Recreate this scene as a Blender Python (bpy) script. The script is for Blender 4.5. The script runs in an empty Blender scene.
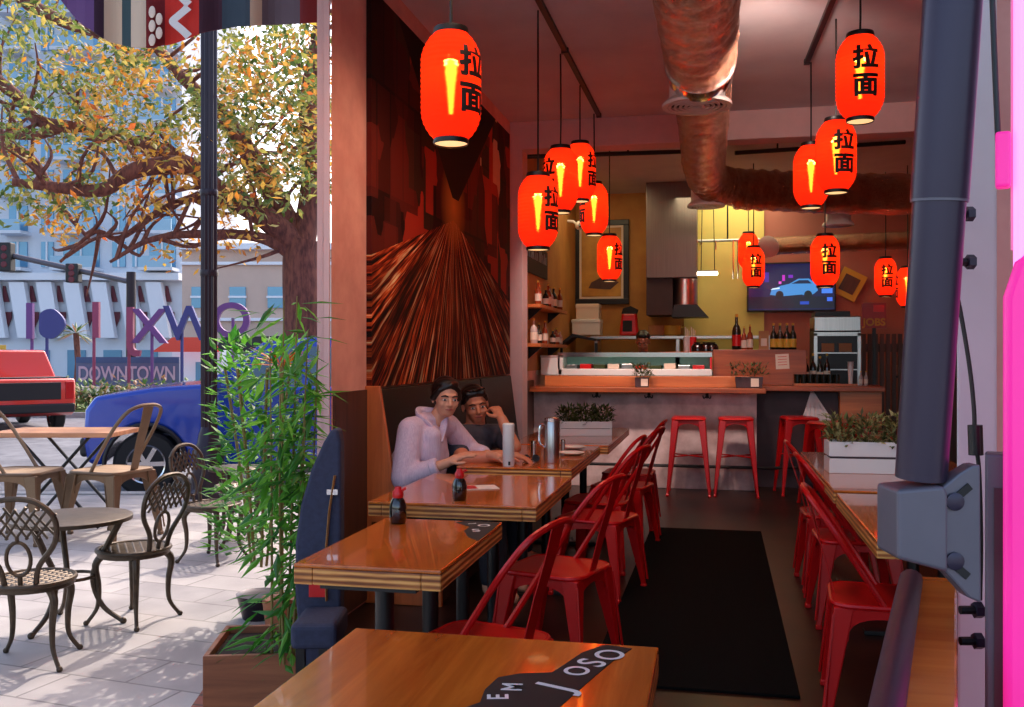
import bpy, bmesh, math, random
from math import sin, cos, pi, radians as R, atan2, sqrt
from mathutils import Vector, Matrix, Euler
random.seed(7)
C = bpy.context.scene.collection
F, CX, CY, H = 950.0, 512.0, 353.5, 1.38      # focal length in pixels, centre, eye height
TH = math.atan(204 / F)
SN, CS = sin(TH), cos(TH)

def U(px, py, d):
    r = (px - CX) / F * d
    return Vector((r * CS - d * SN, r * SN + d * CS, H - (py - CY) / F * d))
def G(px, py, z):                             # the pixel's point on a level plane
    return U(px, py, F * (H - z) / (py - CY))

# ---------------------------------------------------------------- tagging
def tag(o, label=None, cat=None, group=None, kind=None):
    if label: o['label'] = label
    if cat: o['category'] = cat
    if group: o['group'] = group
    if kind: o['kind'] = kind
    return o
def thing(name, label, cat, loc=(0, 0, 0), rz=0, group=None):
    o = bpy.data.objects.new(name, None); C.objects.link(o)
    o.empty_display_size = .1
    o.location = loc; o.rotation_euler = (0, 0, rz)
    return tag(o, label, cat, group)
def dup(root, loc, rz, label, group=None, scale=None):
    r = root.copy(); C.objects.link(r); r.location = loc; r.rotation_euler = (0, 0, rz)
    r['label'] = label
    if group: r['group'] = group
    if scale: r.scale = (scale,) * 3
    for ch in list(root.children):
        c = ch.copy(); C.objects.link(c); c.parent = r
        for g in list(ch.children):
            e = g.copy(); C.objects.link(e); e.parent = c
    return r

# ---------------------------------------------------------------- mesh builder
class MB:
    def __init__(s): s.v = []; s.f = []
    def add(s, vs, fs, M=None):
        b = len(s.v)
        s.v += [tuple(M @ Vector(p)) if M else tuple(p) for p in vs]
        s.f += [tuple(i + b for i in f) for f in fs]
        return s
    def box(s, c, size, rot=None, taper=1.0):
        x, y, z = (k / 2 for k in size); t = taper
        vs = [(-x, -y, -z), (x, -y, -z), (x, y, -z), (-x, y, -z), (-x * t, -y * t, z), (x * t, -y * t, z), (x * t, y * t, z), (-x * t, y * t, z)]
        M = Matrix.Translation(c)
        if rot: M = M @ Euler(rot).to_matrix().to_4x4()
        return s.add(vs, [(0, 3, 2, 1), (4, 5, 6, 7), (0, 1, 5, 4), (1, 2, 6, 5), (2, 3, 7, 6), (3, 0, 4, 7)], M)
    def bx(s, lo, hi): return s.box([(a + b) / 2 for a, b in zip(lo, hi)], [b - a for a, b in zip(lo, hi)])
    def tube(s, pts, r, n=8, closed=False, flat=1.0):
        pts = [Vector(p) for p in pts]; N = len(pts)
        rs = r if isinstance(r, (list, tuple)) else [r] * N
        vs = []; prev = None
        for i, p in enumerate(pts):
            a = pts[(i - 1) % N] if (closed or i > 0) else p
            b = pts[(i + 1) % N] if (closed or i < N - 1) else p
            t = (b - a).normalized()
            if prev is None:
                u = t.cross(Vector((0, 0, 1)))
                if u.length < .1: u = t.cross(Vector((1, 0, 0)))
            else: u = prev - t * prev.dot(t)
            u.normalize(); prev = u; w = t.cross(u)
            for k in range(n):
                q = 2 * pi * k / n
                vs.append(p + u * (rs[i] * cos(q)) + w * (rs[i] * flat * sin(q)))
        fs = []
        for i in range(N if closed else N - 1):
            j = (i + 1) % N
            for k in range(n):
                m = (k + 1) % n
                fs.append((i * n + k, i * n + m, j * n + m, j * n + k))
        if not closed: fs += [tuple(range(n))[::-1], tuple(range((N - 1) * n, N * n))]
        return s.add(vs, fs)
    def lathe(s, prof, c=(0, 0, 0), n=20, M=None, cap=True):
        vs = []; fs = []; L = len(prof)
        for (r, z) in prof:
            for k in range(n):
                a = 2 * pi * k / n; vs.append((r * cos(a), r * sin(a), z))
        for i in range(L - 1):
            for k in range(n):
                m = (k + 1) % n
                fs.append((i * n + k, i * n + m, (i + 1) * n + m, (i + 1) * n + k))
        if cap: fs += [tuple(range(n))[::-1], tuple(range((L - 1) * n, L * n))]
        T = Matrix.Translation(c)
        return s.add(vs, fs, T @ M if M else T)
    def prism(s, poly, t, M=None):            # polygon in local XY, thick along +Z
        n = len(poly)
        vs = [(x, y, 0) for x, y in poly] + [(x, y, t) for x, y in poly]
        fs = [tuple(range(n))[::-1], tuple(range(n, 2 * n))] + [(i, (i + 1) % n, n + (i + 1) % n, n + i) for i in range(n)]
        return s.add(vs, fs, M)
    def ball(s, c, r, n=12, m=8, sc=(1, 1, 1)):
        pr = [(max(1e-4, r * sin(pi * i / m)), -r * cos(pi * i / m)) for i in range(m + 1)]
        return s.lathe(pr, c, n, Matrix.Diagonal((*sc, 1)))
    def leaf(s, p, d, up, L, W, fold=.15):    # a pointed leaf, two folded halves
        d = Vector(d).normalized(); w = d.cross(Vector(up))
        if w.length < 1e-3: w = d.cross(Vector((1, .3, 0)))
        w.normalize(); nrm = w.cross(d); p = Vector(p)
        vs = [p, p + d * L * .45 + w * W / 2 - nrm * W * fold, p + d * L - nrm * L * .12, p + d * L * .45 - w * W / 2 - nrm * W * fold, p + d * L * .5]
        return s.add(vs, [(0, 1, 4), (1, 2, 4), (0, 4, 3), (4, 2, 3)])
    def build(s, name, mat, parent=None, smooth=False, bevel=0, seg=2, loc=None, rz=None, sub=0):
        me = bpy.data.meshes.new(name); me.from_pydata(s.v, [], s.f); me.update()
        if bevel or smooth:
            b = bmesh.new(); b.from_mesh(me)
            bmesh.ops.recalc_face_normals(b, faces=b.faces)
            b.to_mesh(me); b.free()
        me.materials.append(mat)
        o = bpy.data.objects.new(name, me); C.objects.link(o)
        if parent: o.parent = parent
        if loc is not None: o.location = loc
        if rz is not None: o.rotation_euler = (0, 0, rz)
        if bevel:
            m = o.modifiers.new('b', 'BEVEL'); m.width = bevel; m.segments = seg; m.limit_method = 'ANGLE'; m.angle_limit = R(40)
        if sub:
            m = o.modifiers.new('s', 'SUBSURF'); m.levels = m.render_levels = sub
        if smooth:
            for p in me.polygons: p.use_smooth = True
            if smooth != 2: me.set_sharp_from_angle(angle=R(42))
        return o
def struct(name, mb, mat, **k): return tag(mb.build(name, mat, **k), kind='structure')

def spline(pts, n=6):                          # Catmull-Rom through points
    P = [Vector(p) for p in pts]; P = [P[0] * 2 - P[1]] + P + [P[-1] * 2 - P[-2]]; out = []
    for i in range(1, len(P) - 2):
        a, b, c, d = P[i - 1:i + 3]
        for k in range(n):
            t = k / n
            out.append(.5 * ((2 * b) + (c - a) * t + (2 * a - 5 * b + 4 * c - d) * t * t + (3 * b - a - 3 * c + d) * t ** 3))
    return out + [P[-2]]
def basis(o, x, y):                            # matrix from origin and two axes
    x = Vector(x).normalized(); y = Vector(y); z = x.cross(y).normalized(); y = z.cross(x)
    M = Matrix((x, y, z)).transposed().to_4x4(); M.translation = Vector(o); return M
def text_data(body, size, align='CENTER', bold=0, cuts=0):
    c = bpy.data.curves.new('lettering', 'FONT'); c.body = body; c.size = size; c.align_x = align; c.align_y = 'CENTER'; c.offset = bold
    o = bpy.data.objects.new('lettering', c); C.objects.link(o)
    dg = bpy.context.evaluated_depsgraph_get()
    m = bpy.data.meshes.new_from_object(o.evaluated_get(dg))
    bpy.data.objects.remove(o)
    if cuts:
        b = bmesh.new(); b.from_mesh(m)
        bmesh.ops.triangulate(b, faces=b.faces)
        for _ in range(cuts):
            bmesh.ops.subdivide_edges(b, edges=[e for e in b.edges if e.calc_length() > size * .1], cuts=1)
            bmesh.ops.triangulate(b, faces=b.faces)
        b.to_mesh(m); b.free()
    d = ([tuple(v.co) for v in m.vertices], [tuple(p.vertices) for p in m.polygons])
    bpy.data.meshes.remove(m); return d
def text(name, body, size, mat, parent, M, bold=0):
    vs, fs = text_data(body, size, bold=bold)
    return MB().add(vs, fs, M).build(name, mat, parent)

# ---------------------------------------------------------------- materials
def lin(c): return tuple(((x / 255 + .055) / 1.055) ** 2.4 if x > 10 else x / 255 / 12.92 for x in c) + (1,)
class NT:
    def __init__(s, name):
        s.m = bpy.data.materials.new(name); s.m.use_nodes = True; s.t = s.m.node_tree; s.b = s.t.nodes['Principled BSDF']
        s.out = s.t.nodes['Material Output']
    def n(s, ty, ins=None, **kw):
        x = s.t.nodes.new(ty)
        for k, v in kw.items(): setattr(x, k, v)
        for k, v in (ins or {}).items(): s.put(x, k, v)
        return x
    def put(s, x, k, v):
        if hasattr(v, 'is_linked') or hasattr(v, 'outputs'):
            s.t.links.new(v.outputs[0] if hasattr(v, 'outputs') else v, x.inputs[k])
        else: x.inputs[k].default_value = v
    def math(s, op, a, b=0.0, c=0.0): return s.n('ShaderNodeMath', {0: a, 1: b, 2: c}, operation=op)
    def ramp(s, fac, stops, interp='LINEAR'):
        x = s.n('ShaderNodeValToRGB', {0: fac}); e = x.color_ramp.elements; x.color_ramp.interpolation = interp
        while len(e) < len(stops): e.new(.5)
        for i, (p, c) in enumerate(stops): e[i].position = p; e[i].color = c
        return x
    def mix(s, f, a, b, mode='MIX'):
        x = s.n('ShaderNodeMix', data_type='RGBA', blend_type=mode)
        s.put(x, 0, f); s.put(x, 6, a); s.put(x, 7, b); return x.outputs[2]
    def co(s, scale=(1, 1, 1), kind='Object', rot=(0, 0, 0), loc=(0, 0, 0)):
        return s.n('ShaderNodeMapping', {0: s.n('ShaderNodeTexCoord').outputs[kind], 1: loc, 2: rot, 3: scale})
def mat(name, rgb, rough=.5, metal=0, var=.0, scale=8, bump=0, coat=0, rgb2=None, stretch=(1, 1, 1), emit=None, es=0, spec=.5, sheen=0):
    t = NT(name); c = lin(rgb); b = t.b
    b.inputs['Roughness'].default_value = rough; b.inputs['Metallic'].default_value = metal
    b.inputs['Specular IOR Level'].default_value = spec
    if coat: b.inputs['Coat Weight'].default_value = coat; b.inputs['Coat Roughness'].default_value = .06
    if var or rgb2 or bump:
        nz = t.n('ShaderNodeTexNoise', {'Vector': t.co(stretch), 'Scale': scale, 'Detail': 5.0, 'Roughness': .6})
        c2 = lin(rgb2) if rgb2 else tuple(x * (1 - var) for x in c[:3]) + (1,)
        t.put(b, 'Base Color', t.ramp(nz.outputs[0], [(.35, c2), (.65, c)]))
        if bump: t.put(b, 'Normal', t.n('ShaderNodeBump', {'Strength': bump, 'Distance': .01, 'Height': nz.outputs[0]}))
    else: b.inputs['Base Color'].default_value = c
    if emit: b.inputs['Emission Color'].default_value = lin(emit); b.inputs['Emission Strength'].default_value = es
    return t.m
def wood(name, a, b_, rough=.35, axis=0, scale=1.0, coat=0, plank=0):
    t = NT(name); st = [9.0, 9.0, 9.0]; st[axis] = .7
    co = t.co(tuple(x * scale for x in st))
    n1 = t.n('ShaderNodeTexNoise', {'Vector': co, 'Scale': 1.6, 'Detail': 7.0, 'Roughness': .62, 'Distortion': .6})
    col = t.ramp(n1.outputs[0], [(.3, lin(a)), (.7, lin(b_))]).outputs[0]
    t.put(t.b, 'Base Color', col); t.b.inputs['Roughness'].default_value = rough
    t.put(t.b, 'Normal', t.n('ShaderNodeBump', {'Strength': .08, 'Distance': .005, 'Height': n1.outputs[0]}))
    if coat: t.b.inputs['Coat Weight'].default_value = coat; t.b.inputs['Coat Roughness'].default_value = .04
    return t.m
M = {}
M['table'] = wood('varnished table wood', (158, 70, 18), (218, 116, 36), .2, 1, coat=.6)
M['tablex'] = wood('varnished counter wood', (190, 92, 30), (232, 138, 56), .18, 0, coat=.7)
def ply():
    t = NT('layered plywood edge'); sp = t.n('ShaderNodeSeparateXYZ', {0: t.n('ShaderNodeTexCoord').outputs['Object']})
    lay = t.math('SINE', t.math('MULTIPLY', sp.outputs[2], 330.0)); nz = t.n('ShaderNodeTexNoise', {'Vector': t.co((4, 4, 60)), 'Scale': 1.5, 'Detail': 5.0})
    f = t.math('ADD', t.math('MULTIPLY', lay, .28), nz.outputs[0])
    t.put(t.b, 'Base Color', t.ramp(f, [(.25, lin((120, 62, 24))), (.55, lin((196, 118, 54))), (.8, lin((232, 168, 92)))])); t.b.inputs['Roughness'].default_value = .3
    return t.m
M['edge'] = ply()
M['bar'] = wood('bar wood', (120, 52, 26), (186, 92, 44), .35, 0)
M['barlight'] = wood('light bar wood', (168, 84, 42), (214, 124, 66), .35, 0)
M['bench'] = wood('bench wood', (176, 82, 34), (222, 118, 58), .35, 2)
M['darkwood'] = wood('dark wood', (58, 34, 26), (92, 56, 42), .45, 2)
M['red'] = mat('red lacquered steel', (186, 9, 12), .34, .1, coat=.12, spec=.35)
M['reddark'] = mat('dark red lacquered steel', (158, 18, 20), .32, .15, coat=.3)
M['black'] = mat('black steel', (14, 13, 14), .4)
M['leather'] = mat('black upholstery', (20, 13, 12), .5, var=.3, scale=30, bump=.1, spec=.25)
M['navy'] = mat('navy reflected clothing', (52, 56, 80), .8, var=.25, scale=60, bump=.15)  # clothing colour of the reflected person
M['strap'] = mat('tan strap', (176, 128, 72), .5, var=.2)
M['steel'] = mat('brushed steel', (190, 188, 186), .28, 1, var=.15, scale=4, stretch=(20, 20, .5))
M['hoodsteel'] = mat('dull hood steel', (128, 116, 112), .42, .8, var=.15, scale=4, stretch=(20, 20, .5))
M['chrome'] = mat('polished steel', (210, 210, 212), .12, 1)
M['white'] = mat('white paint', (226, 222, 218), .4)
M['whiteglaze'] = mat('white ceramic', (236, 233, 230), .15)
M['blackgloss'] = mat('soy sauce glass', (16, 9, 8), .06, coat=1)
M['redcap'] = mat('red plastic', (205, 20, 22), .3)
M['ink'] = mat('black ink', (14, 8, 8), .6)
M['paper'] = mat('paper', (228, 208, 190), .8)
M['gold'] = mat('ochre paint', (216, 168, 60), .6)
M['castiron'] = mat('bronze cast iron', (84, 70, 56), .42, .55, var=.35, scale=25, bump=.15)
M['bronze'] = mat('bronze sheet metal', (120, 96, 74), .38, .6, var=.2)
M['seatwood'] = wood('pale seat wood', (150, 122, 92), (196, 164, 128), .5, 0)
M['tantop'] = wood('tan outdoor table wood', (170, 112, 74), (214, 154, 110), .5, 0)
M['bark'] = mat('bark', (140, 84, 68), .9, rgb2=(88, 50, 44), scale=7, stretch=(3, 3, .8), bump=.5)
M['cane'] = mat('bamboo cane', (142, 120, 62), .5, var=.3)
M['skin_w'] = mat('skin fair', (214, 152, 122), .5, var=.06, scale=20)
M['skin_m'] = mat('skin tanned', (202, 128, 96), .5, var=.08, scale=20)
M['hair'] = mat('black hair', (20, 13, 12), .42, var=.4, scale=60, stretch=(1, 1, .2))
M['shirt_w'] = mat('pale striped lavender linen', (216, 196, 212), .85, rgb2=(196, 172, 196), scale=30, stretch=(6, 6, .4), bump=.15)
M['shirt_m'] = mat('charcoal cotton', (66, 66, 80), .9, var=.3, scale=20, bump=.15)
M['cookwear'] = mat('dark cook shirt', (40, 34, 36), .9)
M['pants'] = mat('dark trousers', (30, 30, 40), .9)
M['eye'] = mat('eye', (22, 12, 10), .15)
M['eyewhite'] = mat('eye white', (210, 196, 188), .25)
M['lip_w'] = mat('lip', (170, 84, 78), .4)
M['bulb'] = mat('warm bulb', (255, 200, 120), .4, emit=(255, 170, 70), es=16)
M['plum'] = mat('plum vinyl', (62, 42, 54), .45, var=.1)
M['lamp'] = mat('lamp tube', (255, 250, 235), .4, emit=(255, 240, 205), es=9)
M['terracotta'] = wood('planter wood', (120, 66, 40), (172, 104, 66), .6, 0)
M['soil'] = mat('soil', (50, 34, 26), .95, var=.4, scale=40, bump=.4)
M['pole_dark'] = mat('dark lamp post paint', (44, 34, 44), .32, .5)
M['gunmetal'] = mat('gunmetal paint', (98, 94, 104), .42, .3, var=.1)
M['pipe_violet'] = mat('dark violet tube paint', (50, 42, 60), .32, .35)
M['magenta'] = mat('magenta sign face', (236, 40, 150), .35, emit=(236, 40, 150), es=.55)
M['pinktube'] = mat('pink neon tube', (255, 150, 215), .3, emit=(255, 120, 205), es=1.6)
M['glassware'] = mat('dark bottle glass', (26, 30, 22), .08, coat=.6)
M['amber'] = mat('amber bottle glass', (150, 60, 26), .1, coat=.6)
M['clearware'] = mat('frosted glass', (190, 170, 165), .15)
M['board'] = mat('cardboard', (178, 128, 88), .8)
M['rubber'] = mat('tyre rubber', (26, 25, 27), .75)
M['carblue'] = mat('blue car paint', (20, 62, 168), .25, .35, coat=1)
M['carred'] = mat('red car paint', (222, 52, 34), .3, .1, coat=.8)
M['carglass'] = mat('car window glass', (70, 96, 104), .06, .2, coat=1)
M['carblack'] = mat('black car trim', (24, 22, 26), .45)
M['taillight'] = mat('tail light', (190, 20, 20), .2)
M['curtain_white'] = mat('white cloth', (226, 214, 214), .9, var=.1, bump=.2)

def foliage_mat(name, cols, trans=.35):
    t = NT(name); g = t.n('ShaderNodeNewGeometry')
    col = t.ramp(g.outputs['Random Per Island'], [((i + .5) / len(cols), lin(c)) for i, c in enumerate(cols)])
    t.put(t.b, 'Base Color', col); t.b.inputs['Roughness'].default_value = .5
    tr = t.n('ShaderNodeBsdfTranslucent', {'Color': col})
    t.put(t.out, 'Surface', t.n('ShaderNodeMixShader', {0: trans, 1: t.b.outputs[0], 2: tr.outputs[0]}))
    return t.m
M['leafgreen'] = foliage_mat('tree leaves', [(74, 98, 44), (112, 132, 60), (168, 162, 78), (96, 118, 66), (196, 176, 90)], .5)
M['leaforange'] = foliage_mat('autumn leaves', [(214, 136, 48), (232, 184, 76), (196, 96, 44), (190, 164, 72), (226, 170, 80)], .5)
M['bamboo'] = foliage_mat('bamboo leaves', [(44, 110, 30), (92, 164, 46), (128, 196, 66), (60, 130, 44)], .45)
M['hedge'] = foliage_mat('hedge leaves', [(60, 96, 50), (104, 132, 72), (150, 152, 96), (176, 130, 100)], .3)
M['potleaf'] = foliage_mat('pot plant leaves', [(36, 48, 22), (70, 84, 38), (104, 116, 56), (52, 60, 30)], .2)
M['budleaf'] = foliage_mat('budding leaves', [(70, 78, 36), (120, 128, 64), (196, 190, 130), (90, 90, 50)], .2)
M['bromeliad'] = foliage_mat('orange leaves', [(214, 96, 40), (190, 60, 40), (228, 140, 50)], .3)

def lantern_mat(name):
    t = NT(name); c = (1.0, .045, .012, 1)
    d = t.n('ShaderNodeBsdfDiffuse', {'Color': (.9, .03, .01, 1)})
    tr = t.n('ShaderNodeBsdfTranslucent', {'Color': (1.0, .075, .014, 1)})
    a = t.n('ShaderNodeMixShader', {0: .6, 1: d.outputs[0], 2: tr.outputs[0]})
    a = t.n('ShaderNodeMixShader', {0: .3, 1: a.outputs[0], 2: t.n('ShaderNodeBsdfRefraction', {'Color': (1, .5, .2, 1), 'Roughness': .42, 'IOR': 1.22}).outputs[0]})
    e = t.n('ShaderNodeEmission', {'Color': (1.0, .02, .006, 1), 'Strength': .34})
    t.put(t.out, 'Surface', t.n('ShaderNodeAddShader', {0: a.outputs[0], 1: e.outputs[0]}))
    return t.m
M['lantern'] = lantern_mat('red lantern paper')
M['lanternend'] = mat('lit lantern mouth', (255, 220, 170), .6, emit=(255, 205, 140), es=1.0)

def pavers():
    t = NT('pale concrete pavers'); co = t.co((1, 1, 1), rot=(0, 0, R(8)))
    br = t.n('ShaderNodeTexBrick', {'Vector': co, 'Color1': lin((182, 176, 172)), 'Color2': lin((142, 138, 140)), 'Mortar': lin((104, 98, 98)), 'Scale': 1.0, 'Mortar Size': .006, 'Brick Width': .6, 'Row Height': .3})
    nz = t.n('ShaderNodeTexNoise', {'Vector': co, 'Scale': 2.5, 'Detail': 8.0})
    t.put(t.b, 'Base Color', t.mix(.35, br.outputs[0], t.ramp(nz.outputs[0], [(.3, lin((104, 100, 102))), (.7, lin((198, 192, 186)))]).outputs[0]))
    t.put(t.b, 'Normal', t.n('ShaderNodeBump', {'Strength': .3, 'Distance': .01, 'Height': br.outputs[1]}))
    t.b.inputs['Roughness'].default_value = .8; return t.m
def bricks(name, c1, c2, mo, w, h, scale=1.0, kind='Object', rot=(0, 0, 0), rough=.8):
    t = NT(name)
    br = t.n('ShaderNodeTexBrick', {'Vector': t.co(rot=rot), 'Color1': lin(c1), 'Color2': lin(c2), 'Mortar': lin(mo), 'Scale': scale, 'Mortar Size': .008, 'Brick Width': w, 'Row Height': h})
    t.put(t.b, 'Base Color', br.outputs[0]); t.b.inputs['Roughness'].default_value = rough
    t.put(t.b, 'Normal', t.n('ShaderNodeBump', {'Strength': .4, 'Distance': .01, 'Height': br.outputs[1]})); return t.m
M['pavers'] = pavers()
M['shadepavers'] = bricks('red brick shade pavers', (150, 84, 66), (122, 66, 54), (92, 62, 54), .2, .1)  # brick colour standing in for shade beside the glass
M['asphalt'] = mat('grey asphalt', (116, 118, 126), .8, rgb2=(84, 86, 96), scale=3, bump=.1)
M['kerb'] = mat('kerb stone', (176, 172, 168), .8, var=.2)
M['grass'] = mat('grass', (150, 164, 90), .9, rgb2=(104, 128, 62), scale=12)
M['plaster'] = mat('pink plaster', (228, 170, 154), .75, rgb2=(206, 144, 130), scale=3, bump=.1)
M['ceil'] = mat('pale grey ceiling paint', (212, 208, 212), .8, rgb2=(200, 194, 200), scale=2)
M['beam'] = mat('pale pink beam paint', (214, 178, 176), .7, var=.06)
M['wallrear'] = mat('rose wall paint', (178, 112, 100), .75, var=.1, scale=2)
M['yellowwall'] = mat('yellow tiled wall paint', (222, 204, 116), .6, var=.08, scale=2)
M['ochrewall'] = mat('ochre wall paint', (190, 134, 62), .7, rgb2=(168, 108, 50), scale=2)
M['concrete'] = mat('weathered pale concrete', (232, 206, 202), .7, rgb2=(184, 150, 146), scale=3.5, bump=.2)
M['darkpanel'] = mat('dark mauve panel', (74, 52, 58), .6, var=.2)
M['floor'] = mat('stained dark floor', (54, 29, 20), .36, rgb2=(25, 14, 11), scale=2.2, bump=.06, spec=.35)
M['mat'] = mat('black rubber mat', (9, 9, 10), .95, bump=.3, scale=200, var=.3, spec=.1)
M['jamb'] = mat('grey white jamb', (206, 196, 194), .5, var=.05)
def foil():
    t = NT('crinkled foil'); co = t.co()
    n1 = t.n('ShaderNodeTexNoise', {'Vector': co, 'Scale': 13.0, 'Detail': 8.0, 'Roughness': .75, 'Distortion': 2.5})
    t.b.inputs['Base Color'].default_value = lin((208, 158, 130)); t.b.inputs['Metallic'].default_value = 1; t.b.inputs['Roughness'].default_value = .2
    t.put(t.b, 'Normal', t.n('ShaderNodeBump', {'Strength': 1.0, 'Distance': .09, 'Height': n1.outputs[0]})); return t.m
M['foil'] = foil()
def pane():
    t = NT('clear window glass'); t.put(t.out, 'Surface', t.n('ShaderNodeBsdfTransparent', {'Color': (.96, .93, .92, 1)})); return t.m
M['pane'] = pane()
def mural():
    t = NT('night street mural print'); sp = t.n('ShaderNodeSeparateXYZ', {0: t.n('ShaderNodeTexCoord').outputs['Object']})
    u, v = sp.outputs[1], sp.outputs[2]                    # metres from the print's middle (along the wall, up)
    dx = t.math('SUBTRACT', u, -.12); dy = t.math('SUBTRACT', v, .15)
    ang = t.math('ARCTAN2', dx, t.math('MULTIPLY', dy, -1.0)); rad = t.math('SQRT', t.math('ADD', t.math('MULTIPLY', dx, dx), t.math('MULTIPLY', dy, dy)))
    wv = t.n('ShaderNodeCombineXYZ', {0: t.math('MULTIPLY', ang, 17.0), 1: t.math('MULTIPLY', rad, .5)})
    s1 = t.n('ShaderNodeTexNoise', {'Vector': wv, 'Scale': 2.2, 'Detail': 3.0, 'Roughness': .75})
    s2 = t.n('ShaderNodeTexNoise', {'Vector': wv, 'Scale': .7, 'Detail': 2.0})
    k = (0, 0, 0, 1)
    streak = t.ramp(s1.outputs[0], [(.44, lin((22, 12, 10))), (.51, lin((130, 36, 20))), (.58, lin((226, 104, 44))), (.64, lin((255, 236, 180)))])
    streak = t.mix(t.ramp(s2.outputs[0], [(.4, k), (.6, (1, 1, 1, 1))]).outputs[0], t.mix(.65, streak, lin((30, 16, 12))), streak)
    bw = t.n('ShaderNodeCombineXYZ', {0: u, 1: v})
    br = t.n('ShaderNodeTexBrick', {'Vector': bw, 'Color1': lin((112, 34, 22)), 'Color2': lin((30, 14, 14)), 'Mortar': lin((24, 10, 10)), 'Scale': 1.0, 'Brick Width': .23, 'Row Height': .62, 'Mortar Size': .012})
    cell = t.n('ShaderNodeTexVoronoi', {'Vector': t.n('ShaderNodeMapping', {0: bw, 3: (3.6, 2.2, 1)}), 'Scale': 1.0, 'Randomness': .75}, distance='CHEBYCHEV')
    side = t.ramp(cell.outputs['Color'], [(0, lin((22, 10, 10))), (.3, lin((100, 34, 26))), (.5, lin((46, 44, 30))), (.62, lin((190, 60, 40))), (.74, lin((60, 24, 22))), (.84, lin((236, 186, 150))), (.92, lin((70, 20, 18)))], 'CONSTANT').outputs[0]
    side = t.mix(.3, side, br.outputs[0])
    low = t.math('LESS_THAN', v, t.math('ADD', .05, t.math('MULTIPLY', t.math('ABSOLUTE', dx), -.25)))
    img = t.mix(low, side, streak)
    glow = t.ramp(rad, [(.0, (1, 1, 1, 1)), (.35, k)])
    img = t.mix(t.math('MULTIPLY', glow.outputs[0], .7), img, lin((250, 170, 70)))
    sky = t.math('MULTIPLY', t.math('GREATER_THAN', dy, .06), t.math('LESS_THAN', t.math('ABSOLUTE', t.math('SUBTRACT', dx, .05)), t.math('MULTIPLY', dy, 1.35)))
    img = t.mix(sky, img, lin((20, 13, 15)))
    t.put(t.b, 'Base Color', img); t.b.inputs['Roughness'].default_value = .7; t.b.inputs['Specular IOR Level'].default_value = .12; return t.m
M['mural'] = mural()
# ================================================================ the setting
CEIL = 3.56
b = MB().prism([(-1.92, 4.5), (-.62, .3), (3.1, .3), (3.1, 13.2), (-2.1, 13.2), (-2.1, 4.5)], .2, Matrix.Translation((0, 0, -.2)))
struct('floor', b, M['floor'])
b = MB().bx((-2.15, .6, CEIL), (3.2, 13.3, CEIL + .2)); struct('ceiling', b, M['ceil'])
b = MB().prism([(-1.9, 4.5), (-1.9, 13.2), (-2.1, 13.2), (-2.1, 5.1)], CEIL + .2, Matrix.Translation((0, 0, -.2))); struct('wall_left', b, M['plaster'])
b = MB().bx((3.1, .6, -.2), (3.25, 13.2, CEIL)); struct('wall_right', b, M['wallrear'])
b = MB().bx((-2.1, 13.0, -.2), (3.2, 13.2, CEIL)); struct('wall_back', b, M['wallrear'])
b = MB().bx((-1.9, 12.97, .0), (-.42, 13.0, CEIL)); struct('wall_back_ochre', b, M['ochrewall'])
b = MB().bx((-.42, 12.96, .0), (.62, 13.0, CEIL)); struct('wall_back_yellow', b, M['yellowwall'])
b = MB().bx((-1.9, 9.3, 1.2), (-1.885, 12.97, CEIL)); struct('wall_left_ochre', b, M['ochrewall'])
b = MB().bx((-1.9, 8.76, 3.3), (3.1, 9.0, CEIL)); struct('beam', b, M['beam'], bevel=.006)
b = MB().bx((-1.9, 8.76, 0), (-1.78, 9.0, 3.3)); struct('pillar', b, M['beam'], bevel=.006)
b = MB().bx((-1.9, 4.52, .02), (-1.885, 4.965, 1.18)); struct('trim_2', b, M['darkwood'])
b = MB().bx((1.75, 8.8, 0), (1.95, 9.0, 3.3)); (lambda *a: 0)('pillar_right', b, M['darkpanel'])
b = MB().bx((-1.9, 9.0, 0), (-1.88, 9.85, 1.1)); struct('baseboard_left', b, M['darkwood'])

# storefront window beside the tables: frame posts, rails and one clear pane
A0, A1 = Vector((-1.93, 4.48, 0)), Vector((-.76, .75, 0))
dv = (A1 - A0).normalized(); nv = Vector((dv.y, -dv.x, 0))
def along(p0, p1, w, z0, z1):
    p0, p1 = Vector(p0), Vector(p1); q = Vector((p1 - p0).normalized()); n_ = Vector((q.y, -q.x, 0)) * w / 2
    a, b_ = p0 + n_, p0 - n_; c, d = p1 - n_, p1 + n_
    return MB().prism([(a.x, a.y), (b_.x, b_.y), (c.x, c.y), (d.x, d.y)], z1 - z0, Matrix.Translation((0, 0, z0)))
win = struct('window_1', along(A0, A0 + dv * .045, .06, -.04, CEIL), M['beam'])
along(A0 + dv * .045, A1, .05, -.04, .02).build('bottom_rail', M['jamb'], win)
along(A0 + dv * .045, A1, .05, CEIL - .06, CEIL).build('top_rail', M['jamb'], win)
along(A0 + dv * .045, A1, .008, .02, CEIL - .06).build('glass_pane', M['pane'], win)

# ground outside
b = MB().prism([(-14, -6), (6, -6), (6, .3), (-.62, .3), (-1.95, 4.5), (-2.12, 4.5), (-2.12, 14), (-14, 11.0), (-30, 6.0), (-30, -6)], .3, Matrix.Translation((0, 0, -.35)))
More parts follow.
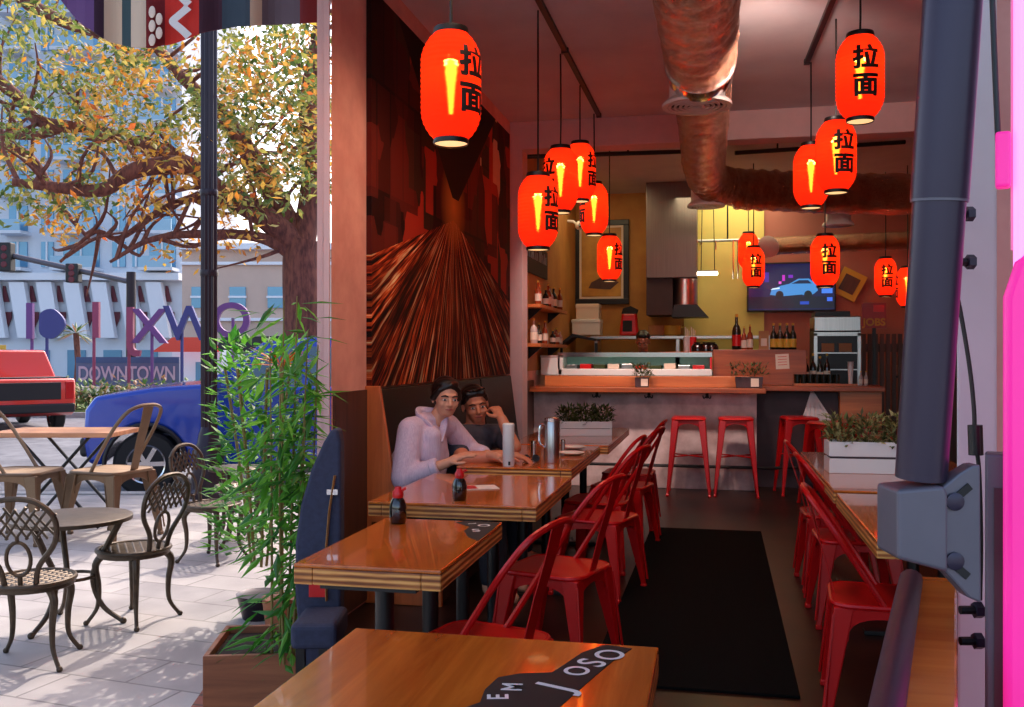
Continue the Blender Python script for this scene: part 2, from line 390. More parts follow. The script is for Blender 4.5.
# the pavement ends at a kerb a little before the road
def fan(pts, z0, z1): return MB().prism(pts, z1 - z0, Matrix.Translation((0, 0, z0)))
k0, k1 = G(-260, 494, -.05), G(420, 494, -.05)
b = fan([(-6, -30), (14, -30), (14, .3), (-.62, .3), (-1.95, 4.5), (-2.12, 4.5), (-2.12, k1.y), (k0.x, k0.y), (-16, 0), (-16, -30)], -.35, -.05)
struct('sidewalk', b, M['pavers'])
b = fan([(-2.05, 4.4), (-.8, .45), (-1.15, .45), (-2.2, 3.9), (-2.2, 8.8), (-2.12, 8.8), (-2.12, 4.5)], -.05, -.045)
struct('shade_band', b, M['shadepavers'])  # red brick band put in place of the planter's shade along the glass
kd = (Vector((k1.x, k1.y, 0)) - Vector((k0.x, k0.y, 0))).normalized(); kn = Vector((-kd.y, kd.x, 0))
q = [Vector((k0.x, k0.y, 0)) - kd * 3, Vector((-2.12, k1.y + (-2.12 - k1.x) * kd.y / kd.x, 0))]
struct('kerb', fan([(p.x, p.y) for p in (q[0], q[1], q[1] + kn * .16, q[0] + kn * .16)], -.35, -.045), M['kerb'])
struct('street', fan([(-80, -6), (30, -6), (30, 90), (-80, 90)], -.4, -.2), M['asphalt'])

# right-hand window side: jamb, sill board, white trim
def upbox(pxa, pxb, d, z0, z1, depth=.06):
    a, c = U(pxa, CY, d), U(pxb, CY, d); o = (a - Vector((0, 0, H))).normalized() * depth
    return MB().prism([(a.x, a.y), (c.x, c.y), (c.x + o.x, c.y + o.y), (a.x + o.x, a.y + o.y)], z1 - z0, Matrix.Translation((0, 0, z0)))
struct('trim_1', upbox(957, 997, 1.72, 0, CEIL, .09), M['jamb'], bevel=.006)
struct('trim_3', upbox(995, 1120, 1.80, 0, CEIL, .08), M['plaster'])
Z = .95
pts = [G(866, 760, Z), G(958, 760, Z), G(957, 578, Z), G(917, 576, Z)]
struct('window_sill', fan([(p.x, p.y) for p in pts], .0, Z), M['tablex'], bevel=.004)
b = MB().tube([G(878, 760, .955), G(890, 690, .955), G(902, 625, .955), G(911, 579, .955)], .021, 12, flat=.9)
tag(b.build('padded_rail', M['plum'], smooth=True), 'dark plum rounded padded rail running along the wooden sill edge', 'rail')

# ================================================================ tables
def table(name, x0, y0, x1, y1, label, z=.75, t=.062, group='varnished dining tables'):
    cx, cy = (x0 + x1) / 2, (y0 + y1) / 2; w, l = x1 - x0, y1 - y0
    o = thing(name, label, 'table', (cx, cy, 0), 0, group)
    MB().box((0, 0, z - t / 2), (w - .1, l - .1, t - .004)).build('tabletop', M['table'], o)
    top = MB().box((0, 0, z - .006), (w, l, .012)).build('top_veneer', M['table'], o, bevel=.004)
    for sx in (-1, 1): MB().box((sx * (w / 2 - .03), 0, z - t / 2 - .006), (.06, l, t - .012)).build('edge_strip', M['edge'], o, bevel=.004)
    for sy in (-1, 1): MB().box((0, sy * (l / 2 - .03), z - t / 2 - .006), (w - .122, .06, t - .012)).build('edge_strip', M['edge'], o, bevel=.004)
    for sy in (-1, 1):
        MB().lathe([(.03, .02), (.03, z - t)], (0, sy * l * .3, 0), 12).build('post', M['black'], o, smooth=True)
        MB().box((0, sy * l * .3, .012), (.46, .07, .024)).box((0, sy * l * .3, .012), (.07, .3, .024)).build('foot', M['black'], o, bevel=.004)
        MB().box((0, sy * l * .3, z - t - .006), (.3, .3, .012)).build('mount_plate', M['black'], o)
    return o
t1 = table('dining_table', -.81, 1.30, -.12, 2.06, 'varnished plank table nearest the window glass with a black lettered decal')
t2 = table('dining_table', -1.24, 2.65, -.78, 3.46, 'small varnished table beside the bamboo with one soy bottle')
t3 = table('dining_table', -1.45, 3.83, -.72, 4.80, 'varnished table with soy bottle and menu, in front of the seated couple')
t4 = table('dining_table', -1.42, 5.13, -.77, 6.42, 'varnished table where the couple sit, holding white and steel bottles')
t5 = table('dining_table', -1.42, 6.50, -.72, 8.10, 'varnished table holding the white flower box, close to the counter')
t6 = table('dining_table', .53, 3.39, 1.35, 4.50, 'varnished table behind the grey hinge bracket, without any planter')
t7 = table('dining_table', .53, 4.59, 1.35, 6.35, 'varnished table carrying the white slatted planter of budding flowers')

# black decals with lettering on two tables
def decal(parent, outline, z, letters):
    d = MB().prism(outline, .0012, Matrix.Translation((0, 0, z))).build('decal', M['ink'], parent)
    for (s, x, y, size, rot) in letters:
        vs, fs = text_data(s, size, bold=.001)
        MB().add(vs, fs, Matrix.Translation((x, y, z + .002)) @ Matrix.Rotation(rot, 4, 'Z')).build('decal_letter', M['white'], d)
def loc(px, py, o): p = G(px, py, .75); return (p.x - o.location.x, p.y - o.location.y)
ol = [loc(a, c, t1) for a, c in ((632, 649), (612, 662), (585, 685), (560, 707), (540, 722), (440, 760), (400, 760), (452, 724), (462, 709), (480, 703), (485, 690), (498, 678), (520, 674), (552, 673), (566, 664), (582, 653), (605, 645))]
a1 = loc(580, 668, t1); a2 = loc(611, 655, t1); a3 = loc(553, 689, t1)
tr = atan2(a2[1] - a3[1], a2[0] - a3[0])
decal(t1, ol, .7502, [('J', *loc(556, 688, t1), .11, tr), ('O', *loc(578, 672, t1), .07, tr), ('S', *loc(593, 664, t1), .085, tr), ('O', *loc(611, 656, t1), .085, tr), ('M', *loc(513, 688, t1), .055, tr + .5), ('E', *loc(499, 698, t1), .055, tr + .6)])
ol = [loc(a, c, t2) for a, c in ((500, 523), (492, 530), (478, 541), (468, 537), (464, 531), (470, 527), (456, 522.5), (468, 521))]
decal(t2, ol, .7502, [('S', *loc(476, 531, t2), .07, R(20)), ('O', *loc(484, 526, t2), .06, R(20)), ('~', *loc(472, 524, t2), .06, R(40))])

# ================================================================ red metal chairs and stools
def leg_mesh(x0, y0, x1, y1, z1, w0=.075, w1=.032):
    m = MB()
    def ring(x, y, z, w): return [(x - w / 2, y - w / 2, z), (x + w / 2, y - w / 2, z), (x + w / 2, y + w / 2, z), (x - w / 2, y + w / 2, z)]
    v = ring(x1, y1, .0, w1) + ring(x1, y1, .02, w1) + ring(x1 * .985 + x0 * .015, y1 * .985 + y0 * .015, .025, w1 * .8) + ring(x0, y0, z1, w0)
    fs = [(3, 2, 1, 0), (12, 13, 14, 15)]
    for i in range(3): fs += [(i * 4 + k, i * 4 + (k + 1) % 4, i * 4 + 4 + (k + 1) % 4, i * 4 + 4 + k) for k in range(4)]
    return m.add(v, fs)
def arch_panel(half, zt, zb, t, along_x, off):
    n = 12; p = [(-half, zt), (-half, zb)] + [(-half * .8 * cos(pi * i / n), zb + (zt - .035 - zb) * sin(pi * i / n) ** .6) for i in range(n + 1)] + [(half, zb), (half, zt)]
    if along_x: return MB().prism(p, t, basis((0, off, 0), (1, 0, 0), (0, 0, 1)))
    return MB().prism(p, t, basis((off, 0, 0), (0, 1, 0), (0, 0, 1)))
def rounded(w, l, r, n=5):
    o = []
    for cx, cy, a0 in ((w / 2 - r, l / 2 - r, 0), (-w / 2 + r, l / 2 - r, 90), (-w / 2 + r, -l / 2 + r, 180), (w / 2 - r, -l / 2 + r, 270)):
        o += [(cx + r * cos(R(a0 + 90 * i / n)), cy + r * sin(R(a0 + 90 * i / n))) for i in range(n + 1)]
    return o
def metal_chair(name, label, m, seatm, loc_, rz, group, cat='chair'):
    o = thing(name, label, cat, loc_, rz, group)
    MB().prism(rounded(.37, .37, .07), .012, Matrix.Translation((0, 0, .428))).build('seat', seatm, o, bevel=.004)
    rim = [(x, y, .432) for x, y in rounded(.375, .375, .07)]
    MB().tube(rim, .011, 8, closed=True).build('seat_rim', m, o, smooth=True)
    ap = arch_panel(.165, .425, .30, .006, True, .172); ap2 = arch_panel(.165, .425, .30, .006, True, -.178)
    for e in (ap2, arch_panel(.165, .425, .30, .006, False, .172), arch_panel(.165, .425, .30, .006, False, -.178)): ap.add(e.v, e.f)
    ap.build('apron', m, o)
    for sx in (-1, 1):
        for sy in (-1, 1):
            L = leg_mesh(sx * .148, sy * .148, sx * .205, sy * .205, .425).build('leg', m, o, bevel=.006)
            MB().tube([(sx * .185, sy * .185, .40), (sx * .222, sy * .222, .05)], .006, 6).build('leg_rib', m, L, smooth=True)
    h = spline([(.0, -.182, .43), (-.09, -.188, .57), (-.19, -.182, .72), (-.255, -.15, .81), (-.285, -.08, .845), (-.292, 0, .852), (-.285, .08, .845), (-.255, .15, .81), (-.19, .182, .72), (-.09, .188, .57), (.0, .182, .43)], 5)
    MB().tube(h, .0115, 8).build('back_hoop', m, o, smooth=True)
    s = [(-.17, .43), (-.215, .60), (-.262, .75), (-.288, .85)]
    sp_ = MB()
    for i in range(3):
        (xa, za), (xb, zb) = s[i], s[i + 1]; wa, wb = .032 + .004 * i, .036 + .004 * i
        sp_.add([(xa, -wa, za), (xa, wa, za), (xb, wb, zb), (xb, -wb, zb), (xa - .004, -wa, za), (xa - .004, wa, za), (xb - .004, wb, zb), (xb - .004, -wb, zb)], [(0, 1, 2, 3), (7, 6, 5, 4), (0, 4, 5, 1), (1, 5, 6, 2), (2, 6, 7, 3), (3, 7, 4, 0)])
    sp_.build('back_splat', m, o)
    return o
GRP = 'red metal chairs around the tables'
ch = metal_chair('metal_chair', 'glossy red metal chair at the table with the bamboo behind it', M['red'], M['red'], (-.76, 3.02, 0), R(164), GRP)
for x, y, a, lb in ((-.69, 4.16, 163, 'red metal chair across from the woman in the pale shirt, by the menu table'),
                    (-.67, 5.50, 164, 'red metal chair at the couple\'s table, its seat and two legs beside the black mat'),
                    (-.74, 6.14, 172, 'dark red metal chair second at the couple\'s table, mostly behind another chair'),
                    (-.66, 6.86, 168, 'red metal chair at the flower box table, back hoop above the table edge'),
                    (-.68, 7.62, 176, 'red metal chair at the flower box table nearest to the counter'),
                    (.63, 3.92, -4, 'glossy red metal chair in full view beside the padded rail and sill'),
                    (.70, 5.18, 2, 'red metal chair tucked under the slatted planter table, behind the fully seen chair'),
                    (.70, 5.92, 2, 'red metal chair with a tall tilted back at the far end of the planter table'),
                    (.98, 6.75, -100, 'red metal chair at the head of the planter table, only its back hoop showing')):
    dup(ch, (x, y, 0), R(a), lb, GRP)
def stool(label, loc_, rz):
    o = thing('bar_stool', label, 'stool', loc_, rz, 'red metal bar stools')
    MB().prism(rounded(.31, .31, .05), .02, Matrix.Translation((0, 0, .74))).build('seat', M['red'], o, bevel=.006)
    MB().tube([(x, y, .742) for x, y in rounded(.315, .315, .05)], .011, 8, closed=True).build('seat_rim', M['red'], o, smooth=True)
    a = arch_panel(.13, .735, .62, .006, True, .14)
    for e in (arch_panel(.13, .735, .62, .006, True, -.146), arch_panel(.13, .735, .62, .006, False, .14), arch_panel(.13, .735, .62, .006, False, -.146)): a.add(e.v, e.f)
    a.build('apron', M['red'], o)
    for sx in (-1, 1):
        for sy in (-1, 1): leg_mesh(sx * .125, sy * .125, sx * .2, sy * .2, .735, .07, .03).build('leg', M['red'], o, bevel=.006)
    MB().tube([(-.16, -.16, .38), (.16, .16, .38)], .008, 6).tube([(-.16, .16, .38), (.16, -.16, .38)], .008, 6).build('cross_brace', M['red'], o)
    return o
s0 = stool('red metal bar stool before the pale counter, under the middle hook', (-.26, 9.48, 0), 0)
dup(s0, (.19, 9.53, 0), 0, 'red metal bar stool before the pale counter, next to its dark end', 'red metal bar stools')
dup(s0, (.80, 9.72, 0), R(8), 'red metal bar stool below the hanging white cloth, in front of the dark panel', 'red metal bar stools')
dup(s0, (1.02, 9.05, 0), R(30), 'red metal bar stool standing off the dark panel, half hidden by planter flowers', 'red metal bar stools')

# ================================================================ bench along the mural wall
o = thing('banquette', 'long black upholstered bench under the mural with a wooden end', 'bench', (-1.9, 4.97, 0))
MB().bx((.02, .0, .40), (.46, 3.6, .47)).build('seat', M['leather'], o, bevel=.02)
MB().bx((.02, .03, 0), (.42, 3.6, .40)).build('bench_base', M['darkwood'], o)
for i, (a, c) in enumerate(((.03, 1.22), (1.25, 2.42), (2.45, 3.6))):
    MB().prism([(.02, .47), (.14, .47), (.05, 1.18), (.02, 1.18)], c - a, basis((0, c, 0), (1, 0, 0), (0, 0, 1))).build('back_panel', M['leather'], o, bevel=.01)
MB().prism([(.0, 0), (.44, 0), (.44, .47), (.2, .47), (.085, 1.2), (.0, 1.2)], .03, basis((0, .03, 0), (1, 0, 0), (0, 0, 1))).build('end_panel', M['bench'], o, bevel=.004)

# solid navy stand-in for a person's reflection in the glass; seat, legs invented
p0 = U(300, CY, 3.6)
o = thing('person_reflection', 'navy rounded shape built for a person reflected in the glass, with tan straps, between bamboo and small table', 'chair', (p0.x, p0.y, 0), TH)
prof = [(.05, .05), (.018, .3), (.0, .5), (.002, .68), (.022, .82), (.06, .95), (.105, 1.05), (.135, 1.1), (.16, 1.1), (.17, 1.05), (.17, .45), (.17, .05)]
MB().prism(prof, .09, basis((0, 0, 0), (1, 0, 0), (0, 0, 1))).build('reflected_back', M['navy'], o, bevel=.03, seg=4, smooth=True)
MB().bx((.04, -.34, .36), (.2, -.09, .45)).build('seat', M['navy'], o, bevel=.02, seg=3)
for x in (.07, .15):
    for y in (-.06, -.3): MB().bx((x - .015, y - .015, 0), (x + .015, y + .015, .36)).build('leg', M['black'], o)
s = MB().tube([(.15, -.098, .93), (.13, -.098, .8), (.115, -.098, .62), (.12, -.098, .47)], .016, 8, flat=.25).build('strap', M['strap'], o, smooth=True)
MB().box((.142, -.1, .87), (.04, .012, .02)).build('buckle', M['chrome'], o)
MB().box((.085, -.096, .52), (.06, .008, .075)).build('reflected_red_patch', M['redcap'], o)

# ================================================================ things on the tables
def soy(px, py, label):
    p = G(px, py, .75)
    o = thing('soy_bottle', label, 'bottle', (p.x, p.y, .7505), 0, 'soy sauce bottles')
    MB().lathe([(.026, 0), (.031, .006), (.032, .06), (.027, .082), (.018, .095)], n=20).build('body', M['blackgloss'], o, smooth=True)
    MB().lathe([(.019, .094), (.021, .1), (.020, .116), (.013, .126), (.012, .134)], n=16).build('cap', M['redcap'], o, smooth=True)
    MB().tube([(.012, 0, .12), (.03, 0, .13)], .005, 8).build('spout', M['redcap'], o)
soy(398, 523, 'soy sauce bottle with red cap on the small table beside the navy reflection shape')
soy(459.5, 500, 'soy sauce bottle with red cap on the table in front of the woman')
p = G(508.5, 466, .75); o = thing('water_bottle', 'tall white cylindrical bottle in front of the man in the charcoal shirt', 'bottle', (p.x, p.y, .7505))
MB().lathe([(.03, 0), (.033, .004), (.033, .225)], n=24).build('body', M['white'], o, smooth=True)
MB().lathe([(.0335, .222), (.0335, .234), (.028, .24)], n=24).build('lid', M['white'], o, smooth=True)
MB().box((.012, -.034, .018), (.012, .004, .02)).build('logo_mark', M['ink'], o)
p = G(551.5, 463, .75); o = thing('vacuum_jug', 'brushed steel jug with a long side handle, tallest steel thing on the tables', 'jug', (p.x, p.y, .7505), R(15))
MB().lathe([(.043, 0), (.045, .006), (.045, .235), (.04, .245)], n=24).build('body', M['steel'], o, smooth=True)
MB().lathe([(.041, .244), (.041, .258), (.03, .262)], n=24).build('lid', M['chrome'], o, smooth=True)
MB().tube(spline([(-.043, -.012, .22), (-.07, -.02, .21), (-.072, -.02, .12), (-.043, -.012, .09)]), .008, 8).build('handle', M['chrome'], o, smooth=True)
def cup(px, py, h, r, label):
    p = G(px, py, .75); o = thing('pepper_shaker', label, 'shaker', (p.x, p.y, .7505), 0, 'steel shakers')
    MB().lathe([(r, 0), (r, h * .8)], n=16).build('body', M['steel'], o, smooth=True)
    MB().lathe([(r, h * .8), (r * .95, h * .95), (r * .5, h)], n=16).build('cap', M['chrome'], o, smooth=True)
cup(533.5, 455, .09, .017, 'small steel shaker between white bottle and steel jug')
cup(563, 450, .07, .013, 'thin steel shaker just past the steel jug, above the plates')
for i, (px, py) in enumerate(((571, 455), (573, 449))):
    p = G(px, py, .75); o = MB().lathe([(.03, 0), (.06, .004), (.085, .016), (.082, .018), (.05, .008), (.001, .006)], n=28, cap=False).build('plate', M['whiteglaze'], smooth=True, loc=(p.x, p.y, .752))
    tag(o, ('white plate nearest the steel jug', 'white plate just behind the other plate')[i] + ' on the couple\'s table', 'plate', 'white plates')
p = G(531, 462, .75); o = thing('sunglasses', 'folded black sunglasses lying on the table beside the white bottle', 'sunglasses', (p.x - .0, p.y, .752), R(20))
for s in (-1, 1):
    MB().lathe([(.02, 0), (.022, .004)], n=14, M=Matrix.Rotation(R(70), 4, 'X')).build('lens', M['blackgloss'], o).location = (s * .028, 0, .02)
    MB().tube([(s * .05, 0, .024), (s * .04, .05, .006), (-s * .03, .06, .004)], .003, 6).build('temple', M['black'], o)
MB().tube([(-.01, 0, .028), (.01, 0, .028)], .003, 6).build('bridge', M['black'], o)
p = G(476, 488, .75); o = MB().box((0, 0, .002), (.2, .13, .003)).build('menu_sheet', M['paper'], loc=(p.x, p.y, .7505), rz=R(25))
MB().box((-.04, 0, .0042), (.08, .1, .001)).build('picture', M['redcap'], o)
tag(o, 'printed paper menu lying flat behind the soy bottle on the woman\'s near table', 'menu')

# planters with flowers
def leaf_cloud(n, cx, cy, cz, sx, sy, sz, L, W, rnd, up=.5):
    m = MB()
    for _ in range(n):
        a, r_ = rnd.uniform(0, 2 * pi), sqrt(rnd.random()); z = rnd.random()
        p = Vector((cx + sx * r_ * cos(a), cy + sy * r_ * sin(a), cz + sz * z))
        d = Vector((cos(a) * rnd.uniform(.2, 1), sin(a) * rnd.uniform(.2, 1), rnd.uniform(-.2, 1) * up * 2)) + Vector((rnd.uniform(-.5, .5), rnd.uniform(-.5, .5), 0))
        k = rnd.uniform(.7, 1.3); m.leaf(p, d, (rnd.uniform(-.4, .4), rnd.uniform(-.4, .4), 1), L * k, W * k)
    return m
def flower_box(px0, px1, py, h, d, label, slats, leaf, plant_h):
    p = G((px0 + px1) / 2, py, .75); w = (px1 - px0) / F * ((p.x * -SN) + p.y * CS)
    o = thing('planter_box', label, 'planter', (p.x, p.y + d / 2, .7505), R(3) if slats == 2 else TH, 'white flower boxes')
    g = .012 if slats == 2 else .004; hh = (h - g) / 2
    MB().bx((-w / 2 + .012, -d / 2 + .012, .004), (w / 2 - .012, d / 2 - .012, h - .02)).build('liner', M['darkpanel'], o)
    for k in range(2):
        z0 = k * (hh + g)
        m = MB().bx((-w / 2, -d / 2, z0), (w / 2, -d / 2 + .012, z0 + hh)).bx((-w / 2, d / 2 - .012, z0), (w / 2, d / 2, z0 + hh))
        m.bx((-w / 2, -d / 2 + .012, z0), (-w / 2 + .012, d / 2 - .012, z0 + hh)).bx((w / 2 - .012, -d / 2 + .012, z0), (w / 2, d / 2 - .012, z0 + hh))
        m.build('slat_frame', M['white'], o, bevel=.002)
    rnd = random.Random(int(px0)); n = 3
    for k in range(n):
        x = (k - (n - 1) / 2) * w * .34
        pl = leaf_cloud(260, x, 0, h - .02, w * .17, d * .5, plant_h, .045, .016, rnd).build('flower_plant', leaf, o)
        st = MB()
        for _ in range(10): a = rnd.uniform(0, 2 * pi); st.tube([(x + .01 * cos(a), .01 * sin(a), h - .02), (x + .06 * cos(a), .05 * sin(a), h + plant_h * .8)], .002, 4)
        st.build('stem', M['cane'], pl)
    return o
flower_box(830, 912, 474, .165, .17, 'large white two-slat planter with budding flowers behind the black strut', 2, M['budleaf'], .15)
flower_box(558, 610, 436, .11, .14, 'small white planter with green plants on the table nearest the counter', 1, M['potleaf'], .13)

# door mat
o = MB().prism([(-.53, 3.95), (.33, 3.95), (.34, 7.56), (-.50, 7.56)], .012).build('floor_mat', M['mat'], bevel=.004)
tag(o, 'long black rubber mat on the dark floor between the rows of tables', 'mat')

# ================================================================ lanterns on tracks
def lantern_proto(name):
    o = thing(name, 'x', 'lantern', (0, 0, 0))
    r, h, n = .125, .44, 72; prof = []
    for i in range(n + 1):
        z = -h / 2 + h * i / n; q = abs(z) / (h / 2)
        base = r * (1 - .44 * max(0, (q - .42) / .58) ** 2.3)
        prof.append((base + .0018 * cos(2 * pi * i / n * 20), z))
    shade = MB().lathe(prof, n=40, cap=False).build('shade', M['lantern'], o, smooth=2)
    rb = .071
    MB().lathe([(rb, h / 2 - .006), (rb + .004, h / 2 + .004), (rb, h / 2 + .024), (.02, h / 2 + .026)], n=28).build('top_ring', M['black'], o, smooth=True)
    lo = MB().lathe([(rb, -h / 2 - .02), (rb + .004, -h / 2 - .012), (rb, -h / 2 + .006)], n=28, cap=False).build('bottom_ring', M['black'], o, smooth=True)
    MB().lathe([(.001, -h / 2 - .014), (rb - .002, -h / 2 - .014)], n=28, cap=False).build('mouth_glow', M['lanternend'], lo)
    def bar(z): q = abs(z) / (h / 2); return r * (1 - .44 * max(0, (q - .42) / .58) ** 2.3) + .0042
    m = MB()
    for chx, zc in (('拉', .07), ('面', -.075)):
        vs, fs = text_data(chx, .135, bold=.003, cuts=3); out = []
        n_ = len(vs); vs = [(x + sx * .0022, y + sy * .0022, z) for sx, sy in ((-1, -1), (1, -1), (1, 1), (-1, 1)) for x, y, z in vs]; fs = [tuple(i + k * n_ for i in f) for k in range(4) for f in fs]
        for x, y, z in vs:
            zz = zc + y * .95; rr = bar(zz); a = x / r
            out.append((rr * sin(a), -rr * cos(a), zz))
        m.add(out, fs)
    m.build('lettering', M['ink'], shade)
    MB().lathe([(.001, .11), (.016, .10), (.02, .06), (.013, .0), (.006, -.11), (.001, -.115)], (0, 0, 0), 14).build('bulb', M['bulb'], o, smooth=True)
    return o
LG = 'glowing red paper lanterns with black characters'
proto = None
LAN = [  # px, py, d, turn, ceiling drop, label
 (451, 87, 3.96, 62, 'biggest red paper lantern, hanging before the top of the mural'),
 (538, 212, 5.94, 58, 'red paper lantern lowest of the cluster, over the couple\'s table'),
 (560.5, 180, 6.8, -40, 'red paper lantern in the cluster just above and behind its lowest one'),
 (580, 172, 7.6, 66, 'red paper lantern highest in the cluster, its side hidden by another'),
 (594, 209, 8.5, -60, 'red paper lantern at the end of the track, in front of the framed picture\'s top'),
 (609.5, 258, 9.6, 58, 'small red paper lantern in front of the framed picture'),
 (860, 78, 5.16, 6, 'large red paper lantern hanging highest beside the black strut'),
 (836, 156, 6.09, 18, 'middle red paper lantern of the three under the black ceiling track'),
 (811, 176, 7.0, -120, 'red paper lantern partly behind the middle one, showing no characters'),
 (825, 261, 8.48, 12, 'red paper lantern overlapping the edge of the television'),
 (748.5, 251, 12.1, 190, 'small red lantern behind another one at the yellow kitchen wall'),
 (753.5, 267, 10.9, 12, 'small red lantern in front of its twin beside the television'),
 (885.5, 277, 11.4, 0, 'small red lantern near the dark back corner above the job sign'),
 (907.5, 287, 11.0, -90, 'small red lantern closest to the black strut, with no characters showing')]
def px_of(p): d = -p.x * SN + p.y * CS; return d
for i, (px, py, d, rot, lb) in enumerate(LAN):
    p = U(px, py, d)
    if proto is None: proto = lantern_proto('paper_lantern'); o = proto; o.location = p; o.rotation_euler = (0, 0, R(rot)); tag(o, lb, group=LG); src = list(o.children)
    else:
        o = proto.copy(); C.objects.link(o); o.location = p; o.rotation_euler = (0, 0, R(rot)); o['label'] = lb
        for chd in src:
            c_ = chd.copy(); C.objects.link(c_); c_.parent = o
            for g in chd.children: e = g.copy(); C.objects.link(e); e.parent = c_
    top = CEIL - .035 if i not in (5, 10, 11, 12, 13) else CEIL
    L = top - p.z
    MB().tube([(0, 0, .244), (.003, .002, L * .5), (0, 0, L)], .006, 6).build('cord', M['black'], o, smooth=True)
    lt = bpy.data.lights.new('lantern light', 'POINT'); lt.energy = 5.0; lt.color = (1, .42, .13); lt.shadow_soft_size = .02
    lo = bpy.data.objects.new('lantern_light', lt); C.objects.link(lo); lo.parent = o; lo.location = (0, 0, .09)
def track(x0, y0, x1, y1, lb):
    p0, p1 = Vector((x0, y0, 0)), Vector((x1, y1, 0))
    o = thing('light_track', lb, 'track', (x0, y0, CEIL))
    d = p1 - p0; a = atan2(d.y, d.x)
    MB().box((0, 0, 0), (d.length, .035, .03)).build('rail', M['black'], o, loc=(d.x / 2, d.y / 2, -.015), rz=a)
    for t in (0, 1): MB().box((0, 0, 0), (.05, .042, .034)).build('end_cap', M['black'], o, loc=(d.x * t, d.y * t, -.017), rz=a)
    for t in (.3, .65): MB().box((0, 0, 0), (.03, .05, .04)).build('clip', M['black'], o, loc=(d.x * t, d.y * t, -.02), rz=a)
track(-1.08, 3.2, -1.04, 8.6, 'black ceiling track carrying the lantern cluster near the mural')
track(.78, 3.2, .66, 7.35, 'black ceiling track carrying the lanterns beside the black strut')

# ================================================================ ducts
def duct_mesh(pts, r, seed):
    from mathutils import noise
    P = spline(pts, 14); L = sum((b_ - a_).length for a_, b_ in zip(P, P[1:])); P = spline(pts, max(8, int(L / .028 / (len(pts) - 1))))
    m = MB().tube(P, r, 44); o_ = Vector((seed * 3.1, 0, 0)); vs = []
    for i, v in enumerate(m.v):
        c = P[min(len(P) - 1, i // 44)]; v = Vector(v); n_ = (v - c).normalized(); s = v * 11 + o_
        k = noise.noise(s) * .010 + abs(noise.noise(s * 2.3)) * .010 + .006 * sin((i // 44) * .9)
        vs.append(tuple(v + n_ * k))
    m.v = vs
    return m
o = thing('ventilation_duct', 'big crinkled foil duct running along the ceiling and bending over the counter', 'duct', (0, 0, 0))
duct_mesh([(-.07, 1.5, 3.29), (-.09, 3, 3.29), (-.10, 4.5, 3.29), (-.10, 6.35, 3.29)], .225, 1).build('foil_duct', M['foil'], o, smooth=2)
duct_mesh([(-.10, 6.35, 3.29), (-.10, 7.2, 3.29), (-.11, 8.6, 3.27), (-.11, 9.9, 3.24), (-.02, 10.35, 3.2), (.25, 10.6, 3.17)], .2, 2).build('foil_duct', M['foil'], o, smooth=2)
duct_mesh([(.2, 10.6, 3.17), (.8, 10.62, 3.12), (1.6, 10.7, 3.08), (2.9, 10.8, 3.05)], .215, 3).build('foil_duct', M['foil'], o, smooth=2)
MB().lathe([(.235, -.1), (.24, 0), (.235, .1)], (-.10, 6.35, 3.29), 28, Matrix.Rotation(pi / 2, 4, 'X')).build('tape_band', M['chrome'], o, smooth=True)
def round_vent(parent, c, r, name='grille'):
    v = MB().lathe([(r * .86, 0), (r, .0), (r, .02), (r * .8, .06), (r * .8, .22)], c, 36, cap=False).build(name, M['white'], parent, smooth=True)
    m = MB()
    for k in range(1, 6): m.lathe([(r * .15 * k, 0), (r * .15 * k + .018, .0), (r * .15 * k + .01, .02), (r * .15 * k, 0)], c, 30, cap=False)
    m.build('grille_ring', M['white'], v, smooth=True)
    MB().lathe([(.001, .03), (r * .85, .03)], c, 24, cap=False).build('grille_backing', M['ink'], v)
p = U(697, 107, 6.5); round_vent(o, (p.x, p.y, p.z), .235)
p = U(706, 207, 10.3); round_vent(o, (p.x, p.y, p.z), .2, 'lower_grille')
p = U(838, 226, 10.6); round_vent(o, (p.x, p.y, p.z), .17, 'side_grille')
o = thing('small_duct', 'slim foil duct with a round white end plate above the television', 'duct', (0, 0, 0))
a, c = U(772, 246, 11.6), U(915, 240, 11.6)
MB().tube([a.lerp(c, k / 14) for k in range(15)], [.11 + .004 * (-1) ** k for k in range(15)], 20).build('foil_tube', M['foil'], o, smooth=2)
e = MB().lathe([(.001, 0), (.13, 0), (.135, .02), (.1, .04), (.02, .05)], n=28).build('end_plate', M['beam'], o, smooth=True)
e.location = U(768, 247, 11.45); e.rotation_euler = (R(80), 0, R(20))

# black conduits behind the beam
for i, (a, c, lb) in enumerate((((520, 157), (700, 151), 'thin black conduit crossing behind the beam above the lantern cluster'), ((735, 153), (905, 142), 'thin black conduit crossing behind the beam above the bent duct'))):
    p, q_ = U(*a, 9.5), U(*c, 9.5); o = thing('conduit', lb, 'pipe', p); v = q_ - p
    MB().tube([(0, 0, 0), v], .022, 8).build('pipe', M['black'], o)
    for t in (.25, .6): MB().tube([v * t, (v.x * t, v.y * t, CEIL - p.z)], .01, 6).build('hanger', M['black'], o)

# mural
o = MB().box((0, 0, 0), (.03, 3.62, 2.22)).build('mural_print', M['mural'], loc=(-1.884, 6.80, 2.30))
tag(o, 'large dark mural print of a lit night street on the side wall', 'mural')
def XY(px, Y): return Y * math.tan(math.atan((px - CX) / F) - TH)
def ZY(px, py, Y): X = XY(px, Y); d = -X * SN + Y * CS; return H - (py - CY) / F * d
def W(px, py, Y): return Vector((XY(px, Y), Y, ZY(px, py, Y)))
